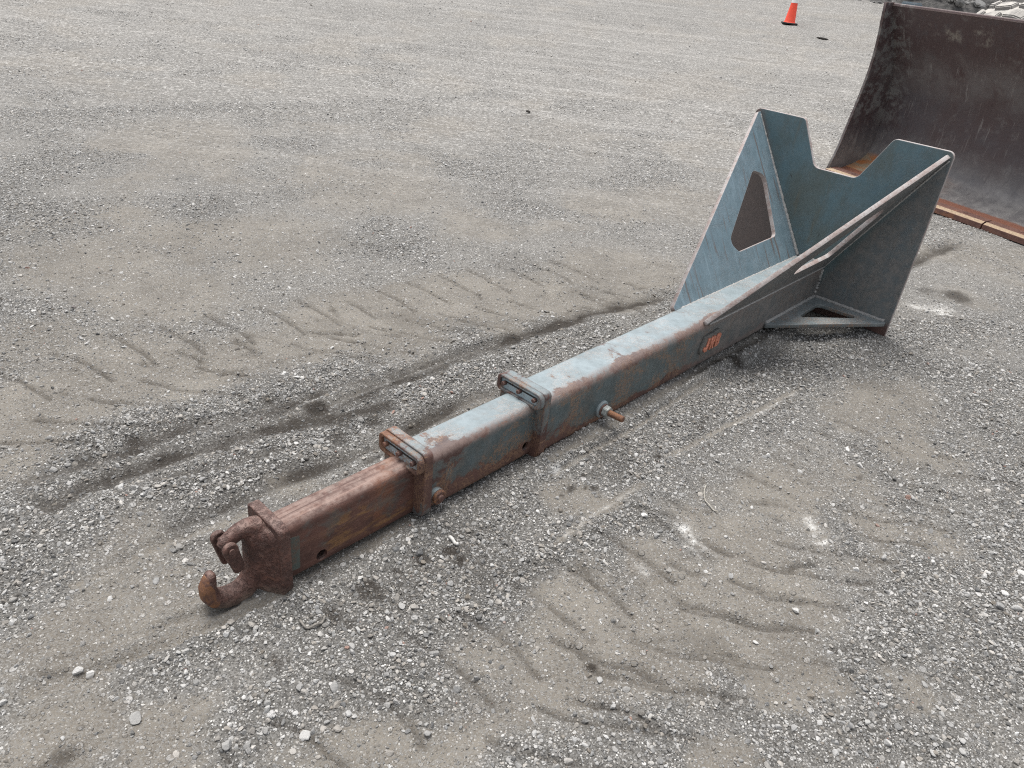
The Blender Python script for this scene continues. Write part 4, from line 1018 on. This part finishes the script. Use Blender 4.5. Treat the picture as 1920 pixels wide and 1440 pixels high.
# ---------------------------------------------------------------- tyre behind the bucket
def tyre():
    R, Wd = .84, .78
    cx, cy = 6.14, 11.36; base = float(rise(np.array([cx]), np.array([cy]))[0]) - .02
    view = np.array([cx, cy]); view = view / np.linalg.norm(view); rt_ = np.array([view[1], -view[0]]); ax = math.cos(.87) * rt_ - math.sin(.87) * view      # axle turned well off square to the line of sight
    ang = math.atan2(ax[1], ax[0])
    root = empty('tyre', Matrix.Translation((cx, cy, base)) @ Matrix.Rotation(ang, 4, 'Z'), 'dusty pale loader tyre with blocky tread standing behind the bucket', 'tyre')
    k = NT('dusty_rubber'); co = k.obj(); a = k.noise(co, 6, 5, .65); g = k.n('NewGeometry'); sx = k.n('SeparateXYZ'); k.l(g.outputs['Normal'], sx.inputs[0])
    dusty = k.math('MULTIPLY', k.ramp(sx.outputs['Z'], -.2, .5), k.ramp(a, .2, .55))
    m_r = k.out(k.mix(k.math('ADD', .25, k.math('MULTIPLY', dusty, .7)), (0.11, 0.11, 0.115), (0.50, 0.475, 0.44)), .9, 0, k.bump(k.noise(co, 50, 4, .6), .3, .01), .2)
    bm = bmesh.new(); sec = [(-.30, .40), (-.36, .46), (-.39, .58), (-.385, .69), (-.33, .765), (-.22, .795), (0, .805), (.22, .795), (.33, .765), (.385, .69), (.39, .58), (.36, .46), (.30, .40)]
    n = 72; rings = [[bm.verts.new((x, r * math.cos(2 * math.pi * i / n), R + r * math.sin(2 * math.pi * i / n))) for x, r in sec] for i in range(n)]
    for i in range(n):
        a_, b_ = rings[i], rings[(i + 1) % n]
        for j in range(len(sec) - 1): bm.faces.new((a_[j], a_[j + 1], b_[j + 1], b_[j]))
    bm_obj('carcass', bm, m_r, root, True)
    bm = bmesh.new()
    for s_ in (-1, 1):
        rr = [(.30 * s_, .41), (.26 * s_, .40), (.20 * s_, .34), (.14 * s_, .10), (.14 * s_, .001)]
        rg = [[bm.verts.new((x, r * math.cos(2 * math.pi * i / 32), R + r * math.sin(2 * math.pi * i / 32))) for i in range(32)] for x, r in rr]
        for p, q in zip(rg, rg[1:]):
            for i in range(32): bm.faces.new((p[i], p[(i + 1) % 32], q[(i + 1) % 32], q[i]))
    bm_obj('rim', bm, plain('rim_yellow', (.42, .28, .06), .5), root, True)
    # tread blocks: one mesh per row, shared by every block of the row
    nb_ = 22
    def block(xa, xb, skew, half):
        bm = bmesh.new(); V_ = {}
        xs_ = np.linspace(xa, xb, 4)
        def surf(x): return np.interp(abs(x), [0, .22, .33, .385], [.803, .793, .763, .70])
        for li, off in ((0, -.02), (1, .05)):
            for i, x in enumerate(xs_):
                tap = 1.0 if li == 0 else .80; end = (.78 if i in (0, 3) else 1.0)
                xm = x if li == 0 else (xa + xb) / 2 + (x - (xa + xb) / 2) * .88
                for s_ in (-1, 1):
                    th = s_ * half * tap * end + skew * (x - xa) / (xb - xa); r = surf(xm) + off
                    V_[li, i, s_] = bm.verts.new((xm, r * math.cos(th), r * math.sin(th)))
        for i in range(3):
            bm.faces.new((V_[1, i, -1], V_[1, i + 1, -1], V_[1, i + 1, 1], V_[1, i, 1]))
            for s_ in (-1, 1): bm.faces.new((V_[0, i, s_], V_[0, i + 1, s_], V_[1, i + 1, s_], V_[1, i, s_]))
        for i in (0, 3): bm.faces.new((V_[0, i, -1], V_[0, i, 1], V_[1, i, 1], V_[1, i, -1]))
        bmesh.ops.recalc_face_normals(bm, faces=bm.faces)
        bmesh.ops.bevel(bm, geom=[e for e in bm.edges if len(e.link_faces) == 2], offset=.012, segments=2, affect='EDGES')
        me = bpy.data.meshes.new('tread_block'); bm.to_mesh(me); bm.free(); me.materials.append(m_r); return me
    for r_, (xa, xb, sk, half, ph) in enumerate([(-.40, -.16, .10, .105, 0), (-.13, .13, -.07, .10, .5), (.16, .40, -.10, .105, 0)]):
        me = block(xa, xb, sk, half)
        for i in range(nb_):
            o = bpy.data.objects.new('tread_block', me); COL.objects.link(o); o.parent = root
            o.matrix_local = Matrix.Translation((0, 0, R)) @ Matrix.Rotation(2 * math.pi * (i + ph) / nb_, 4, 'X')
tyre()

# ---------------------------------------------------------------- traffic cone
def cone():
    k = ray(1479.5, 45); k = k / np.linalg.norm(k); c = np.array([0, 0, EYE]) + 22 * k
    z = float(rise(np.array([c[0]]), np.array([c[1]]))[0])
    root = empty('traffic_cone', Matrix.Translation((c[0], c[1], z + .01)) @ Matrix.Rotation(-.12, 4, 'Z'), 'orange traffic cone with white band on black base, far across the yard', 'traffic cone')
    m_o = plain('cone_orange', (0.80, 0.075, 0.035), .55, 0, .12, 14, .05); m_w = plain('cone_white', (0.80, 0.80, 0.78), .4, 0, .05, 20, .02); m_k = plain('cone_base', (0.03, 0.03, 0.03), .8, 0, .3, 30)
    b = bmesh.new(); lathe_bm(b, (0, 0, 0), (0, 0, 1), [(.028, .150), (.045, .138), (.06, .128), (.60, .062), (.905, .030), (.915, .022)], 28); bm_obj('body', b, m_o, root, True, .7)
    b = bmesh.new(); lathe_bm(b, (0, 0, 0), (0, 0, 1), [(.470, .0787), (.471, .0799), (.598, .0640), (.70, .0535), (.701, .0523)], 28); bm_obj('reflective_band', b, m_w, root, True, .7)
    plate('base', round_poly([(-.185, -.185), (.185, -.185), (.185, .185), (-.185, .185)], .05), [], .032, ((0, 0, 0), (1, 0, 0), (0, 1, 0), (0, 0, 1)), m_k, root, .004)
cone()

# ---------------------------------------------------------------- rubble bank at the back of the yard
def bank():
    n, m = 90, 14
    c0 = np.array([8.5, 27.4]); e = np.array([.82, -.57]); e /= np.linalg.norm(e); b = np.array([.31, .95])
    vs_l = []; pts = []
    for i in range(n):
        s = i / (n - 1) * 26
        for j in range(m):
            t = j / (m - 1) * 7; q = c0 + e * s + b * t + b * (fbm(np.array([s]), np.array([0.]), .5, 3)[0] - .5) * 1.2
            prof_h = math.sin(min(t / 3.2, 1) * math.pi / 2) * 1.5 * (1 if t < 4.5 else max(.05, 1 - (t - 4.5) / 2.6)) * min(1, s / 2.5 + .05)
            z = float(rise(np.array([q[0]]), np.array([q[1]]))[0]) - .06 + prof_h * (.75 + .5 * fbm(np.array([q[0]]), np.array([q[1]]), .9, 8)[0])
            vs_l.append((q[0], q[1], z))
    f = [(i * m + j, i * m + j + 1, (i + 1) * m + j + 1, (i + 1) * m + j) for i in range(n - 1) for j in range(m - 1)]
    k = NT('bank_earth'); co = k.obj(); a = k.noise(co, 6, 6, .7)
    mt = k.out(k.mix(k.ramp(a, .3, .7), (0.05, 0.05, 0.05), (0.13, 0.125, 0.12)), .95, 0, k.bump(a, .8, .1), .2)
    o = mesh_obj('rubble_bank', vs_l, f, mt, None, True); tag(o, kind='structure')
    V_ = np.array(vs_l); cnt = 9000; idx = rng.integers(0, len(V_), cnt); pp = V_[idx] + np.stack([rng.normal(0, .18, cnt), rng.normal(0, .18, cnt), rng.uniform(-.02, .06, cnt)], 1)
    rr = np.clip(.07 * np.exp(rng.normal(0, .45, cnt)), .03, .2); tn = np.stack([np.clip(rng.normal(.20, .17, cnt), 0, .9), rng.random(cnt) * .5, rng.random(cnt) * .9], 1)
    tag(stones_object('rubble', pp, rr, tn), 'dark broken rock heaped along the back of the yard', kind='stuff')
bank()

# ---------------------------------------------------------------- small litter on the ground
def ground_z(x, y): return float(ground_fields(np.array([x]), np.array([y]))[0][0])
def wire(name, pts, r, mat, label, cat, lift=.004):
    P_ = [gp(*p) for p in pts]; sm = smooth_prof(np.array(P_), 5); bm = bmesh.new()
    tube_path(bm, [(x, y, ground_z(x, y) + lift + r + .004 * math.sin(i * .7)) for i, (x, y) in enumerate(sm)], r, 7)
    o = bm_obj(name, bm, mat, None, True); return tag(o, label, cat)
m_tw = plain('twig_pale', (0.34, 0.32, 0.28), .8, 0, .2, 80); m_wr = plain('wire_grey', (0.20, 0.185, 0.165), .6, .2, .3, 90); m_clod = plain('clod_dark', (0.032, 0.028, 0.024), .95, 0, .4, 60, .8)
wire('twig', [(1323, 912), (1320, 925), (1325, 945), (1335, 955), (1346, 962)], .0024, m_tw, 'pale bent twig on the gravel right of the rusted pin', 'twig')
wire('wire', [(562, 1170), (572, 1181), (588, 1182), (603, 1175), (610, 1166)], .0036, m_wr, 'curved grey wire on the soil below the hook plate', 'wire')
wire('white_stick', [(842, 1015), (850, 1022), (857, 1029)], .0055, plain('stick_white', (.55, .54, .51), .6, 0, .1, 60), 'short white stick stub in gravel below the boom', 'stick')
c = gp(988, 219); me = rock_mesh('dark_clod', 900, 3); me.materials.append(m_clod); o = bpy.data.objects.new('dark_clod', me); COL.objects.link(o)
o.location = (c[0], c[1], ground_z(*c) + .02); o.scale = (.035, .028, .03); tag(o, 'small black clod alone on the open gravel', 'clod')
k_ = ray(1545, 62); k_ = k_ / np.linalg.norm(k_); c = np.array([0, 0, EYE]) + 20.3 * k_
zz = float(rise(np.array([c[0]]), np.array([c[1]]))[0])
bm = bmesh.new(); bmesh.ops.create_icosphere(bm, subdivisions=2, radius=1)
for v in bm.verts: v.co = Vector((v.co.x * .13 * (1 + .2 * math.sin(v.co.y * 5)), v.co.y * .05, v.co.z * .022))
o = bm_obj('flat_scrap', bm, m_clod); o.location = (c[0], c[1], zz + .02); o.rotation_euler = (0, .05, -.15); tag(o, 'flat dark scrap on the yard right of the cone', 'scrap')
